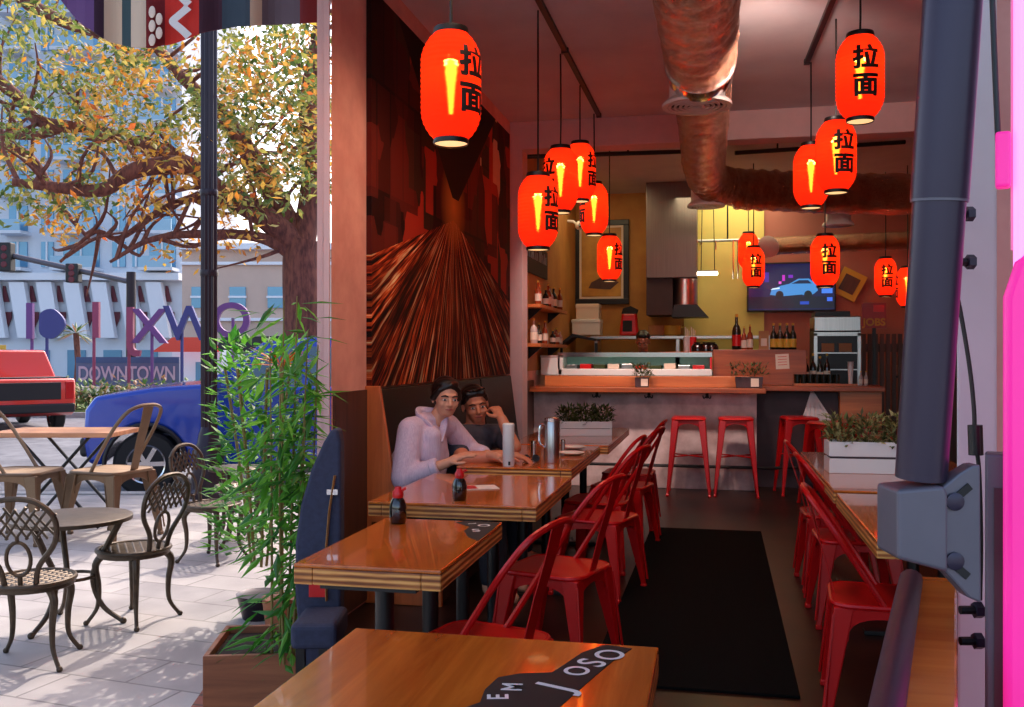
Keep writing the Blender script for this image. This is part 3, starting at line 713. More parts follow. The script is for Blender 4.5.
# ================================================================ bar counter
o = thing('bar_counter', 'pale concrete bar counter with a brown wooden top and dark return', 'counter', (-1.88, 9.85, 0))
MB().bx((0, 0, 0), (2.28, .18, .985)).build('front_panel', M['concrete'], o, bevel=.004)
MB().bx((-.0, -.24, .985), (2.36, .2, 1.035)).build('countertop', M['bar'], o, bevel=.006)
MB().bx((.1, .1, 1.036), (2.22, .16, 1.145)).build('riser_board', M['barlight'], o, bevel=.004)
MB().bx((2.28, .32, 0), (3.42, .5, 1.0)).build('return_panel', M['darkpanel'], o)
MB().bx((2.24, .12, 1.0), (3.52, .7, 1.05)).build('return_countertop', M['bar'], o, bevel=.006)
MB().bx((3.1, .2, 0), (3.50, .34, .998)).build('wooden_end_panel', M['barlight'], o, bevel=.004)
MB().tube([(.05, -.16, .25), (2.4, -.16, .25), (3.1, .08, .25)], .016, 8).build('foot_rail', M['black'], o, smooth=True)
for x in (.4, 1.2, 2.0): MB().tube([(x, -.16, .25), (x, .0, .22)], .012, 6).build('rail_bracket', M['black'], o)
for px in (597, 649, 707):
    x = XY(px, 9.85) + 1.88
    m = MB()
    for s in (-1, 0, 1): m.tube(spline([(x, -.006, .965), (x + s * .02, -.02, .93), (x + s * .035, -.045, .93), (x + s * .04, -.05, .955)], 4), .006, 6)
    m.box((x, -.004, .955), (.03, .008, .05)).build('coat_hook', M['black'], o)
# glass display case
x0, x1 = XY(560, 10.1) - .02, XY(712, 10.1)
o = thing('display_case', 'long glass refrigerated display case standing on the bar counter', 'display case', (x0, 10.08, 1.146))
w = x1 - x0
MB().bx((0, 0, 0), (w, .34, .07)).build('base_tray', M['white'], o, bevel=.006)
MB().bx((0, .0, .225), (w, .34, .245)).bx((0, -.004, .198), (w, .003, .245)).build('top_frame', M['chrome'], o)
MB().bx((0, .0, .07), (.02, .34, .225)).build('end_frame', M['white'], o); MB().bx((w - .02, 0, .07), (w, .34, .225)).build('end_frame', M['redcap'], o)
MB().bx((.02, .004, .07), (w - .02, .010, .225)).build('glass_front', M['pane'], o)
MB().bx((.05, .02, .205), (w - .05, .03, .222)).build('case_fill', mat('case fill strip', (235, 250, 240), .4, emit=(215, 250, 235), es=3), o)  # glowing strip added to brighten the case interior
MB().bx((.02, .32, .07), (w - .02, .335, .225)).build('rear_panel', mat('pale teal case back', (150, 190, 180), .4), o)
rnd = random.Random(3)
for k in range(10):
    MB().bx((.08 + k * w * .092, .06, .071), (.08 + k * w * .092 + w * .075, .28, .105 + rnd.uniform(0, .03))).build('food_tray', (M['steel'], M['redcap'], M['potleaf'], M['paper'])[k % 4], o, bevel=.004)
o = MB().bx((0, 0, 0), (.24, .3, .21)).build('storage_box', M['white'], loc=(XY(541, 10.1), 10.08, 1.146), bevel=.01)
MB().bx((-.004, -.004, .19), (.244, .304, .215)).build('lid', M['clearware'], o, bevel=.004)
tag(o, 'white lidded box at the wall end of the display case', 'box')
o = MB().bx((-.18, 0, 0), (.0, .25, .2)).build('menu_holder', M['paper'], loc=(XY(537, 10.1), 10.08, 1.146), bevel=.004)
MB().bx((-.17, -.003, .02), (-.01, .0, .18)).build('page', M['white'], o)
tag(o, 'cream upright card box in the corner beside the shelves', 'box')
# wooden back board with notice
xa, xb = XY(713, 10.2), XY(807, 10.2)
o = MB().bx((0, 0, 0), (xb - xa, .04, 1.42 - 1.05)).build('bar_screen', M['bar'], loc=(xa, 10.24, 1.051), bevel=.004)
tag(o, 'upright reddish wooden board screening the work side of the bar', 'panel')
MB().bx((-.0, -.06, .0), (.30, -.0, .09)).build('board_ledge', M['barlight'], o)
p = W(782.5, 361.5, 10.21); o = MB().box((0, 0, 0), (.135, .004, .155)).build('paper_notice', M['paper'], loc=(p.x, 10.236, p.z)); o.rotation_euler = (0, R(-3), 0)
for k in range(4): MB().box((0, -.003, .05 - k * .028), (.09, .002, .006)).build('print_line', M['redcap'], o)
tag(o, 'paper notice fixed to the reddish wooden board on the bar', 'notice')
# bar-top pot plants
def pot_plant(px, py, w, h, rows, label, Y=9.78):
    p = W(px, py, Y); o = thing('pot_plant', label, 'plant', (p.x, Y, 1.036), 0, 'succulents on the bar')
    MB().box((0, 0, h / 2), (w, .1, h), taper=1.08).build('pot', M['darkpanel'], o, bevel=.004)
    MB().box((w * .22, -.056, h * .5), (h * .7, .004, h * .75)).build('price_card', M['paper'], o)
    rnd = random.Random(px)
    leaf_cloud(220, 0, 0, h, w * .75, .09, .13, .05, .014, rnd, .6).build('succulent', M['potleaf'], o)
pot_plant(642, 388, .13, .1, 1, 'small succulent pot in front of the display case')
pot_plant(749, 387, .25, .11, 1, 'wider succulent trough in front of the reddish wooden board')
# bottles, glasses on the return counter and the shelf behind the board
def bottle(pos, h, r, m, label, group=None, name='bottle', labelm=None):
    o = thing(name, label, 'bottle', pos, 0, group)
    MB().lathe([(r * .9, 0), (r, .01), (r, h * .55), (r * .75, h * .66), (r * .34, h * .74), (r * .32, h * .93)], n=16).build('body', m, o, smooth=True)
    MB().lathe([(r * .36, h * .92), (r * .38, h), (r * .1, h * 1.005)], n=12).build('cap', M['gold'], o, smooth=True)
    MB().lathe([(r * 1.02, h * .15), (r * 1.02, h * .45)], n=16, cap=False).build('paper_label', labelm or M['paper'], o, smooth=True)
    return o
Yb = 10.42; zb = 1.40
struct_b = tag(MB().bx((xa - .55, 10.32, 1.36), (xb, 10.6, 1.40)).build('back_shelf', M['bar']), 'wooden ledge behind the upright board carrying the bottles', 'shelf')
for x, z0 in ((xa - .4, 0), (xb - .1, 1.051)): MB().bx((x, 10.4, z0), (x + .05, 10.5, 1.36)).build('shelf_leg', M['darkwood'], struct_b)
bottle((XY(736.5, Yb), Yb, zb), .40, .047, M['glassware'], 'tall champagne style bottle with gold top, biggest bottle on the ledge', labelm=M['redcap'])
bottle((XY(744, Yb), Yb, zb), .27, .03, M['amber'], 'short amber bottle right beside the champagne style bottle', 'amber bottles on the ledge')
bottle((XY(750, Yb), Yb, zb), .29, .032, M['amber'], 'short amber bottle nearer to the television side', 'amber bottles on the ledge')
for k, px in enumerate((773.5, 780, 787, 793)):
    bottle((XY(px, Yb), Yb, zb), .30, .036, M['glassware'], 'dark bottle with pale label, ' + ('first', 'second', 'third', 'fourth')[k] + ' of four counted from the brown box', 'dark bottles on the ledge', labelm=M['gold'])
o = MB().bx((0, 0, 0), (.10, .12, .22)).build('cardboard_box', M['board'], loc=(XY(763, Yb) - .04, Yb, zb), bevel=.003)
MB().bx((.02, -.002, .06), (.08, .0, .14)).build('box_label', M['paper'], o); tag(o, 'brown cardboard box beside the row of four dark bottles', 'box')
for k in range(12):
    px = 797 + (k % 7) * 6.6 + (k // 7) * 4; Yg = 10.2 + (k // 7) * .09
    o = thing('drinking_glass', 'dark empty glass turned over on the bar tray below the drinks cabinet', 'glass', (XY(px, Yg), Yg, 1.066), 0, 'glasses on the bar tray')
    MB().lathe([(.028, 0), (.034, .1), (.031, .1), (.026, .006)], n=14, cap=False).build('bowl', M['glassware'], o, smooth=True)
    MB().lathe([(.029, 0), (.029, .006)], n=14).build('foot', M['clearware'], o)
o = MB().bx((0, 0, 0), (.62, .24, .014)).build('bar_tray', M['darkwood'], loc=(XY(793, 10.2), 10.12, 1.051), bevel=.003)
MB().bx((0, -.004, .0), (.62, 0, .022)).build('tray_rim', M['barlight'], o); tag(o, 'flat dark tray under the glasses on the bar return', 'tray')
for k, px in enumerate((806, 813, 820, 827)):
    bottle((XY(px, 10.5), 10.5, 1.051), .3 + .03 * (k % 2), .034, M['glassware'], 'dark liquor bottle standing behind the glass tray on the bar return', 'liquor bottles behind the glasses')
o = thing('paper_cup_stack', 'thin white stack of cups standing at the bar end', 'cups', (XY(850.5, 10.15), 10.15, 1.051))
MB().lathe([(.02, 0), (.027, .2)], n=14).build('cup_sleeve', M['white'], o, smooth=True)
for k in range(4): MB().lathe([(.029, .2 + k * .012), (.03, .21 + k * .012)], n=14).build('cup_rim', M['white'], o)
for k, px in enumerate((861, 866)):
    bottle((XY(px, 10.25), 10.25, 1.051), .15, .02, M['clearware'], ('small clear sauce bottle beside the stack of cups', 'small clear sauce bottle at the very end of the bar')[k], 'sauce bottles at the bar end')
# drinks cabinet / espresso unit
p = W(838, 385, 10.75); o = thing('drinks_cabinet', 'steel framed drinks cabinet with dark glass beyond the bar return', 'cabinet', (XY(814, 10.75), 10.75, 0))
w = XY(861, 10.75) - XY(814, 10.75)
MB().bx((0, .03, .2), (w, .5, 1.66)).build('body', M['black'], o)
for a in ((0, 0, .9, .035, .03, 1.6), (w - .035, 0, .9, w, .03, 1.6), (0, 0, 1.57, w, .03, 1.61)): MB().bx(a[:3], a[3:]).build('door_frame', M['steel'], o)
MB().bx((.0, .0, 1.62), (w, .5, 1.78)).build('top_housing', M['steel'], o, bevel=.008)
MB().bx((.02, .1, 1.78), (w * .8, .5, 1.84)).build('vent_cover', M['black'], o)
for z in (1.2, 1.38): MB().bx((.035, .0, z), (w - .035, .03, z + .012)).build('shelf_edge', M['steel'], o)
for k, x in enumerate((.08, .26)): MB().bx((x, .01, 1.40), (x + .13, .028, 1.49)).build('menu_card', M['board'], o)
MB().bx((-.03, -.02, 0), (w + .03, .5, .2)).build('plinth', M['darkpanel'], o)
# cloth on the counter return
hk = W(812, 395, 10.15)
m = MB(); n = 18; nz = 10; vs = []
for j in range(nz + 1):
    t = j / nz
    for i in range(n + 1):
        s = i / n - .5
        vs.append((s * (.03 + .30 * t) + .05 * t, -.012 - .02 * sin(i * 1.9) * t, -.36 * t * (1 - .25 * abs(s))))
m.add(vs, [(j * (n + 1) + i, j * (n + 1) + i + 1, (j + 1) * (n + 1) + i + 1, (j + 1) * (n + 1) + i) for j in range(nz) for i in range(n)])
o = m.build('hanging_cloth', M['curtain_white'], smooth=2, loc=(hk.x, 10.13, .99)); md = o.modifiers.new('s', 'SOLIDIFY'); md.thickness = .006
tag(o, 'white cloth hanging in a peak from the edge of the bar return', 'cloth')

# television
a, c = W(747, 263, 12.9), W(836, 311, 12.9)
o = thing('television', 'wall television showing a blue car on a wet night street', 'television', (a.x, 12.9, c.z))
w, h = c.x - a.x, a.z - c.z
MB().bx((0, 0, 0), (w, .05, h)).build('case', M['black'], o, bevel=.006)
def screen(name, rgb, e): return mat(name, (5, 5, 8), .2, emit=rgb, es=e)
sc = MB().bx((.02, -.004, .02), (w - .02, 0, h - .02)).build('screen', screen('night blue screen', (14, 16, 74), .7), o)
def on(poly, y, rgb, e, nm):
    MB().prism([(x * w, z * h) for x, z in poly], .001, basis((0, y, 0), (1, 0, 0), (0, 0, 1))).build(nm, screen(nm + ' light', rgb, e), sc)
on([(.02, .06), (.98, .06), (.98, .3), (.02, .3)], -.006, (10, 10, 40), .7, 'picture_road')
on([(.26, .34), (.28, .44), (.38, .52), (.48, .56), (.58, .66), (.70, .66), (.78, .55), (.80, .42), (.76, .36), (.70, .30), (.62, .34), (.40, .31)], -.008, (70, 150, 225), .8, 'picture_car')
on([(.50, .56), (.59, .63), (.69, .63), (.73, .56)], -.010, (10, 30, 70), .8, 'picture_car_glass')
for x in (.37, .69): on([(x + .045 * cos(q * pi / 8), .335 + .085 * sin(q * pi / 8)) for q in range(16)], -.011, (8, 10, 30), .5, 'picture_wheel')
on([(.27, .44), (.37, .46), (.37, .49), (.29, .47)], -.011, (220, 240, 255), 1, 'picture_headlight')
on([(.26, .34), (.40, .31), (.62, .33), (.62, .28), (.36, .22), (.27, .27)], -.010, (12, 16, 50), .6, 'picture_shadow')
for k, (x, z, wd, hh, rgb) in enumerate(((.40, .62, .03, .12, (200, 40, 200)), (.47, .68, .05, .06, (120, 30, 190)), (.84, .36, .12, .2, (70, 130, 240)), (.80, .66, .07, .16, (150, 190, 250)), (.08, .7, .06, .14, (40, 30, 150)), (.20, .6, .05, .2, (50, 30, 150)), (.90, .2, .06, .08, (60, 110, 240)), (.60, .14, .1, .06, (30, 70, 190)), (.36, .56, .03, .05, (230, 90, 220)))):
    on([(x, z), (x + wd, z), (x + wd, z + hh), (x, z + hh)], -.009, rgb, .9, 'picture_light')
MB().box((w / 2, .075, h / 2), (.3, .05, .3)).build('wall_bracket', M['black'], o)

# picture on the ochre wall
a, c = W(574, 221, 12.93), W(629, 304, 12.93); w, h = c.x - a.x, a.z - c.z
o = thing('framed_picture', 'black framed golden picture on the ochre wall', 'picture', (a.x, 12.93, c.z)); t = .075
for q in ((0, 0, w, t), (0, h - t, w, h), (0, t, t, h - t), (w - t, t, w, h - t)): MB().bx((q[0], -.02, q[1]), (q[2], .03, q[3])).build('frame', M['black'], o, bevel=.006)
MB().bx((t, 0, t), (w - t, .012, h - t)).build('mount_board', M['paper'], o)
cv = MB().bx((t + .03, -.006, t + .03), (w - t - .03, 0, h - t - .03)).build('print', mat('golden print', (206, 150, 56), .5, rgb2=(168, 112, 40), scale=3), o)
MB().prism([(.2, .22), (.5, .2), (.62, .3), (.5, .33), (.42, .5), (.36, .36), (.24, .3)], .002, basis((0, -.008, 0), (1, 0, 0), (0, 0, 1))).build('painted_figure', M['darkwood'], cv)
# security camera
p = W(560, 226, 12.2); o = thing('security_camera', 'small white security camera beside the framed picture', 'camera', (-1.885, 12.2, p.z))
MB().tube([(0, 0, .06), (.08, -.02, .05), (.14, -.05, .0)], .018, 8).build('arm', M['white'], o); MB().ball((.17, -.08, -.01), .06).build('housing', M['white'], o, smooth=True)
MB().lathe([(.028, 0), (.022, .03)], (.19, -.135, -.015), 14, Matrix.Rotation(R(75), 4, 'X')).build('lens', M['blackgloss'], o)

# corner shelves on the side wall with bottles
for i, (py, lb) in enumerate(((307, 'upper small wooden shelf in the corner above the display case'), (344, 'lower small wooden shelf in the corner above the display case'))):
    z = ZY(540, py, 10.0)
    o = MB().bx((0, 0, 0), (.17, 1.75, .035)).build('corner_shelf', M['barlight'], loc=(-1.885, 9.35, z - .035), bevel=.003)
    for y in (.25, 1.4): MB().prism([(0, 0), (.14, 0), (0, -.12)], .02, basis((0, y, 0), (1, 0, 0), (0, 0, 1))).build('bracket', M['black'], o)
    tag(o, lb, 'shelf', 'corner wall shelves')
    rnd = random.Random(i)
    for k in range(7):
        bottle((-1.80 + rnd.uniform(-.02, .04), 9.5 + k * .23, z + .001), rnd.uniform(.16, .27), rnd.uniform(.028, .042), (M['amber'], M['clearware'], M['glassware'])[(k + i) % 3], 'bottle on the ' + ('upper' if i == 0 else 'lower') + ' corner shelf above the display case', 'bottles on the ' + ('upper' if i == 0 else 'lower') + ' corner shelf')
z = ZY(537, 275, 9.9); h = ZY(537, 246, 9.9) - z
o = MB().bx((0, 0, 0), (.02, 1.3, h)).build('chalk_board', M['ink'], loc=(-1.884, 9.3, z)); tag(o, 'black sign board with pale teal letters above the corner shelves', 'sign')
lt = mat('pale teal letters', (150, 190, 190), .6)
rnd = random.Random(9); m = MB()
for k in range(16): y = .08 + k * .075; m.tube([(.021, y, h * .5), (.021, y + rnd.uniform(-.02, .05), h * rnd.uniform(.75, .92))], .009, 4, flat=.3)
m.build('chalk_strokes', lt, o)
# left kitchen counter goods
o = thing('kitchen_shelf', 'long steel shelf behind the display case holding boxes and pans', 'shelf', (-1.6, 12.3, 0))
zs = ZY(640, 336, 12.4)
MB().bx((0, 0, zs - .04), (2.3, .5, zs)).build('shelf_board', M['steel'], o, bevel=.004)
for x in (.05, 1.1, 2.22): MB().bx((x, .05, 0), (x + .04, .45, zs - .04)).build('post', M['steel'], o)
MB().bx((0, .05, zs - .5), (2.3, .5, zs - .46)).build('lower_board', M['steel'], o)
def kbox(px0, px1, py0, py1, Y, m, label, lidm=None):
    a, c = W(px0, py1, Y), W(px1, py0, Y); z0 = max(a.z, zs + .001)
    o = MB().bx((0, 0, 0), (c.x - a.x, .3, c.z - a.z)).build('storage_box', m, loc=(a.x, Y, z0), bevel=.006)
    MB().bx((-.006, -.006, (c.z - a.z) * .8), (c.x - a.x + .006, .306, (c.z - a.z) * .95)).build('lid', lidm or m, o)
    tag(o, label, 'box'); return o
z2 = zs
b1 = kbox(572, 600, 319, 335, 12.34, M['white'], 'wide white box under the framed picture on the kitchen shelf')
o = MB().bx((0, 0, 0), (.3, .26, .2)).build('storage_box', M['paper'], loc=(b1.location.x + .05, 12.36, b1.location.z + b1.dimensions.z + .002), bevel=.006)
MB().bx((-.005, -.005, .15), (.305, .265, .19)).build('lid', M['paper'], o); tag(o, 'cream box stacked on top of the wide white box', 'box')
p = W(629, 336, 12.4); o = thing('snack_bag', 'red and black bag standing on the kitchen shelf beside the steel hood', 'bag', (p.x, 12.45, zs + .001))
MB().box((0, 0, .15), (.26, .12, .3), taper=.75).build('pouch', M['redcap'], o, bevel=.03); MB().box((-.02, -.065, .13), (.12, .01, .14)).build('printed_patch', M['ink'], o)
MB().prism([(-.1, 0), (.1, 0), (.12, .05), (.02, .1), (-.08, .07)], .06, basis((0, .02, .29), (1, 0, 0), (0, 0, 1))).build('crimped_top', M['ink'], o)
# steel hood
a, c = W(646, 278, 12.2), W(697, 203, 12.2)
o = thing('range_hood', 'big steel extractor hood in front of the yellow kitchen wall', 'hood', (a.x, 12.2, a.z)); w = c.x - a.x; h = c.z - a.z
MB().bx((0, 0, 0), (w, .7, CEIL - a.z)).build('duct_box', M['hoodsteel'], o, bevel=.006)
hb = ZY(660, 315, 12.2) - a.z
MB().bx((0, .05, hb), (w * .52, .7, 0)).build('lower_box', M['darkpanel'], o, bevel=.004)
MB().lathe([(.17, 0), (.17, .34)], (w * .74, .3, -.34), 28).build('steel_drum', M['steel'], o, smooth=True)
MB().prism([(w * .55, -.34), (w, -.34), (w + .14, -.5), (w * .5, -.5)], .5, basis((0, .55, 0), (1, 0, 0), (0, 0, 1))).build('canopy', M['black'], o)
# stove pans, tubs
for k, (px, m, lb) in enumerate(((672, M['gold'], 'brass coloured pot under the steel hood'), (657, M['board'], 'brown tub on the kitchen shelf under the dark hood box'))):
    o = thing('cooking_pot', lb, 'pot', (XY(px, 12.5), 12.5, zs + .001))
    MB().lathe([(.09, 0), (.11, .02), (.115, .13), (.12, .135), (.1, .13)], n=24).build('pan_body', m, o, smooth=True)
    MB().tube([(.11, 0, .11), (.16, 0, .12), (.16, .06, .12), (.1, .06, .11)], .008, 6).build('handle', m, o)
for k, (px, m) in enumerate(((655, M['glassware']), (700, M['clearware']), (708, M['white']))):
    pass
# utensil tubs on the ledge behind the case
for k, (px, lb) in enumerate(((687, 'white utensil cup with tall sticks behind the display case'), (693, 'second utensil cup beside the one with tall sticks'))):
    o = thing('utensil_cup', lb, 'cup', (XY(px, 10.5), 10.5, zb), 0, 'utensil cups')
    MB().lathe([(.035, 0), (.04, .16)], n=16).build('cup_body', (M['clearware'], M['redcap'])[k], o, smooth=True)
    for q in range(3): MB().tube([(-.01 + q * .012, 0, .02), (-.02 + q * .02, .01, .27 - .02 * q)], .006, 6).build('utensil', M['paper'], o)
for k, px in enumerate((697.5, 706, 712)):
    o = MB().lathe([(.001, .09), (.045, .085), (.07, .05), (.065, .0)], n=20).build('black_bowl', M['blackgloss'], smooth=True, loc=(XY(px, 10.44 + .0 * k), 10.44, zb + .001))
    MB().lathe([(.035, .088), (.037, .1)], n=16).build('bowl_foot', M['black'], o)
    tag(o, 'upturned glossy black bowl, ' + ('first', 'second', 'third')[k] + ' from the utensil cups', 'bowl', 'black bowls')
# kitchen light and rail
a = W(705, 275, 12.3); o = thing('kitchen_lamp', 'slim white tube lamp hanging before the yellow wall', 'lamp', (a.x - .1, 12.3, a.z))
MB().bx((0, 0, 0), (.26, .06, .04)).build('tube', M['lamp'], o, bevel=.01)
MB().bx((0, .0, .04), (.26, .06, .06)).build('housing', M['white'], o)
MB().tube([(.05, .03, .05), (.07, .03, CEIL - a.z)], .006, 6).tube([(.22, .03, .05), (.2, .03, CEIL - a.z)], .006, 6).build('cable', M['black'], o)
a = W(700, 241, 12.6); o = thing('utensil_rail', 'steel pipe rail with hanging tongs across the yellow wall', 'rail', (a.x, 12.6, a.z))
MB().tube([(-.1, 0, 0), (.75, 0, .0)], .02, 10).build('pipe', M['steel'], o, smooth=True)
for x, l in ((.2, .12), (.42, .5), (.48, .5)): MB().tube([(x, -.02, 0), (x, -.02, -l)], .01, 6).build('hanging_tool', M['steel'], o)
for x in (.0, .7): MB().tube([(x, 0, 0), (x, .34, 0)], .014, 6).build('rail_arm', M['steel'], o)
MB().tube([(.35, 0, 0), (.35, 0, CEIL - a.z)], .012, 6).build('drop_rod', M['black'], o)
# yellow menu board and red sign at the back
p = W(846, 284, 12.9); o = MB().box((0, 0, 0), (.32, .03, .36)).build('yellow_board', M['gold'], loc=(W(850, 284, 12.9).x, 12.97, p.z)); o.rotation_euler = (0, R(28), 0)
MB().box((0, -.018, .0), (.2, .006, .22)).build('printed_patch', M['darkwood'], o); tag(o, 'tilted yellow board on the back wall past the television', 'sign')
a, c = W(862, 328, 11.9), W(886, 303, 11.9)
o = thing('job_sign', 'dark red sign with pale capitals in the far back corner', 'sign', ((a.x + c.x) / 2, 11.9, a.z)); w = c.x - a.x; h = c.z - a.z
MB().box((0, 0, h / 2), (w, .03, h)).build('sign_board', M['reddark'], o)
text('lettering', 'JOBS', .12, M['gold'], o, basis((0, -.017, h * .22), (1, 0, 0), (0, 0, 1)), .004)
MB().box((.05, -.018, h * .78), (.12, .006, .08)).build('red_patch', M['redcap'], o)
MB().bx((-.02, -.015, -a.z), (.02, .015, 0)).build('post', M['black'], o)
# tall dark slatted screen in the back corner
o = thing('slatted_screen', 'tall dark slatted screen under the job sign in the back corner', 'screen', (XY(862, 12.3), 12.3, 0))
for k in range(9): MB().bx((k * .07, 0, 0), (k * .07 + .045, .04, 1.62)).build('slat', M['darkwood'], o)
MB().bx((0, .04, 1.4), (.62, .06, 1.5)).build('cross_bar', M['darkwood'], o)
p = W(899, 372, 12.4); o = thing('wall_telephone', 'small pink hand dryer box on the dark wall past the bar end', 'box', (p.x, 12.5, p.z))
struct('wall_partition', MB().bx((XY(912, 12.6), 12.6, 0), (3.1, 12.7, CEIL)), M['darkwood'])
o.location.y = 12.49; o.name = 'hand_dryer'
MB().box((0, .05, 0), (.1, .1, .16)).build('housing', M['plaster'], o, bevel=.02); MB().box((0, .0, -.06), (.06, .04, .03)).build('nozzle', M['black'], o)

# ================================================================ people
def capsules(items, voxel, m, name, parent, smooth_it=2):
    b = MB()
    for it in items:
        if it[0] == 'e': b.ball(it[1], 1, 16, 10, it[2]) if len(it) < 4 else b.add(*(lambda q: (q.v, q.f))(MB().ball((0, 0, 0), 1, 16, 10, it[2])), Matrix.Translation(it[1]) @ it[3])
        else:
            p, q, r0, r1 = Vector(it[0]), Vector(it[1]), it[2], it[3]
            b.tube([p, q], [r0, r1], 14); b.ball(p, r0, 14, 8); b.ball(q, r1, 14, 8)
    o = b.build(name, m)
    r = o.modifiers.new('r', 'REMESH'); r.mode = 'VOXEL'; r.voxel_size = voxel
    s = o.modifiers.new('s', 'SMOOTH'); s.iterations = smooth_it; s.factor = .5
    me = bpy.data.meshes.new_from_object(o.evaluated_get(bpy.context.evaluated_depsgraph_get()))
    me.materials.clear(); me.materials.append(m)
    for p in me.polygons: p.use_smooth = True
    bpy.data.objects.remove(o)
    o = bpy.data.objects.new(name, me); C.objects.link(o)
    if parent: o.parent = parent
    return o
def hand(wrist, d, up, side, curl=.3, r=.0082):
    d = Vector(d).normalized(); up = Vector(up); up = (up - d * up.dot(d)).normalized(); s = d.cross(up) * side; w = Vector(wrist)
    it = [(w, w + d * .05, .024, .026)]
    for k in (-1, 0, 1): it.append((w + d * .03 + s * .012 * k, w + d * .085 + s * .02 * k, .015, .013))
    for k, L in ((-1.5, .062), (-.5, .075), (.5, .07), (1.5, .055)):
        a = w + d * .085 + s * .0145 * k; b_ = a + (d - up * curl * .5) * L * .5 + s * k * .003; c = b_ + (d - up * curl * 1.6) * L * .5
        it += [(a, b_, r * 1.08, r), (b_, c, r, r * .85)]
    a = w + d * .03 - s * .026; b_ = a + (d * .7 - s * .8 - up * .2) * .035; it += [(w + d * .025 - s * .012, a, .016, .012), (a, b_, .0115, .01), (b_, b_ + (d - s * .2 - up * .3) * .032, .0098, .0085)]
    return it
def head_items(c, yaw, pitch=0, roll=0, s=1.0):
    Rm = (Matrix.Rotation(yaw, 4, 'Z') @ Matrix.Rotation(pitch, 4, 'Y') @ Matrix.Rotation(roll, 4, 'X'))
    T = Matrix.Translation(c) @ Rm @ Matrix.Scale(s, 4)
    P = lambda x, y, z: T @ Vector((x, y, z))
    it = [('e', P(-.012, 0, .035), (.098 * s, .077 * s, .09 * s), Rm), ('e', P(.03, 0, -.035), (.06 * s, .06 * s, .075 * s), Rm), ('e', P(.045, 0, -.075), (.04 * s, .043 * s, .034 * s), Rm),
          ('e', P(.058, 0, .012), (.032 * s, .055 * s, .035 * s), Rm), (P(.086, 0, .008), P(.108, 0, -.027), .009 * s, .013 * s), ('e', P(.096, 0, -.032), (.012 * s, .018 * s, .010 * s), Rm),
          ('e', P(.082, 0, .026), (.012 * s, .045 * s, .010 * s), Rm), ('e', P(.08, 0, -.060), (.014 * s, .025 * s, .012 * s), Rm)]
    for q in (-1, 1): it += [('e', P(-.005, q * .079, -.005), (.018 * s, .009 * s, .032 * s), Rm), ('e', P(.055, q * .036, -.028), (.032 * s, .026 * s, .028 * s), Rm)]
    return it, P, Rm
def face_parts(P, Rm, s, parent, lip):
    for q in (-1, 1):
        e = MB().ball((0, 0, 0), .0095 * s, 14, 10, (.7, 1.5, .72)).build('eye', M['eyewhite'], parent, smooth=True); e.matrix_local = Matrix.Translation(P(.083, q * .032, .0)) @ Rm
        MB().ball((.0035 * s, 0, 0), .0068 * s, 12, 8, (.6, 1.1, .95)).build('iris', M['eye'], e, smooth=True)
        b = MB().tube([P(.089, q * .012, .019), P(.093, q * .032, .026), P(.078, q * .054, .018)], [.004 * s, .005 * s, .003 * s], 8).build('eyebrow', M['hair'], parent, smooth=True)
    MB().tube([P(.084, -.024, -.060), P(.096, -.010, -.056), P(.098, 0, -.058), P(.096, .010, -.056), P(.084, .024, -.060)], [.002 * s, .005 * s, .005 * s, .005 * s, .002 * s], 8).build('lips', lip, parent, smooth=True)

# seated woman in a pale shirt
o = thing('person', 'person in a loose pale lavender shirt with tied back black hair, leaning on table', 'person', (0, 0, 0))
hc = U(446, 398, 5.36); it, P, Rm = head_items(hc, R(-58), R(6), R(-3), .93)
sh_r, sh_l = Vector((-1.655, 5.03, .955)), Vector((-1.53, 5.34, .955)); nk = Vector((-1.57, 5.17, 1.0)); hip = Vector((-1.70, 5.2, .63))
el_r, wr_r = U(404, 478, 5.18), U(447, 463, 5.14); el_l, wr_l = Vector((-1.42, 5.46, .80)), Vector((-1.24, 5.30, .79))
hd = U(470, 452, 5.15)
body = it + [(nk + Vector((-.0, 0, -.04)), P(-.02, 0, -.05), .05, .047), (nk - Vector((.04, 0, .13)), hip, .11, .14), (sh_r - Vector((0, 0, .02)), sh_l - Vector((0, 0, .02)), .045, .045),
    (sh_r, el_r, .05, .04), (el_r, wr_r, .04, .026), (sh_l, el_l, .05, .04), (el_l, wr_l, .04, .026)] + hand(wr_r, hd - wr_r, (0, -.3, 1), -1, .35) + hand(wr_l, (.6, -.6, -.08), (0, 0, 1), 1, .2)
for s in (-1, 1):
    hp = hip + Vector((.02, s * .09, -.04)); kn = Vector((-1.24, 5.2 + s * .11, .52)); an = Vector((-1.22, 5.2 + s * .12, .09))
    body += [(hp, kn, .085, .062), (kn, an, .058, .038), (an, an + Vector((.14, 0, -.045)), .036, .03)]
bo = capsules(body, .0055, M['skin_w'], 'body', o)
face_parts(P, Rm, .93, o, M['lip_w'])
up_r = sh_r.lerp(el_r, .5)
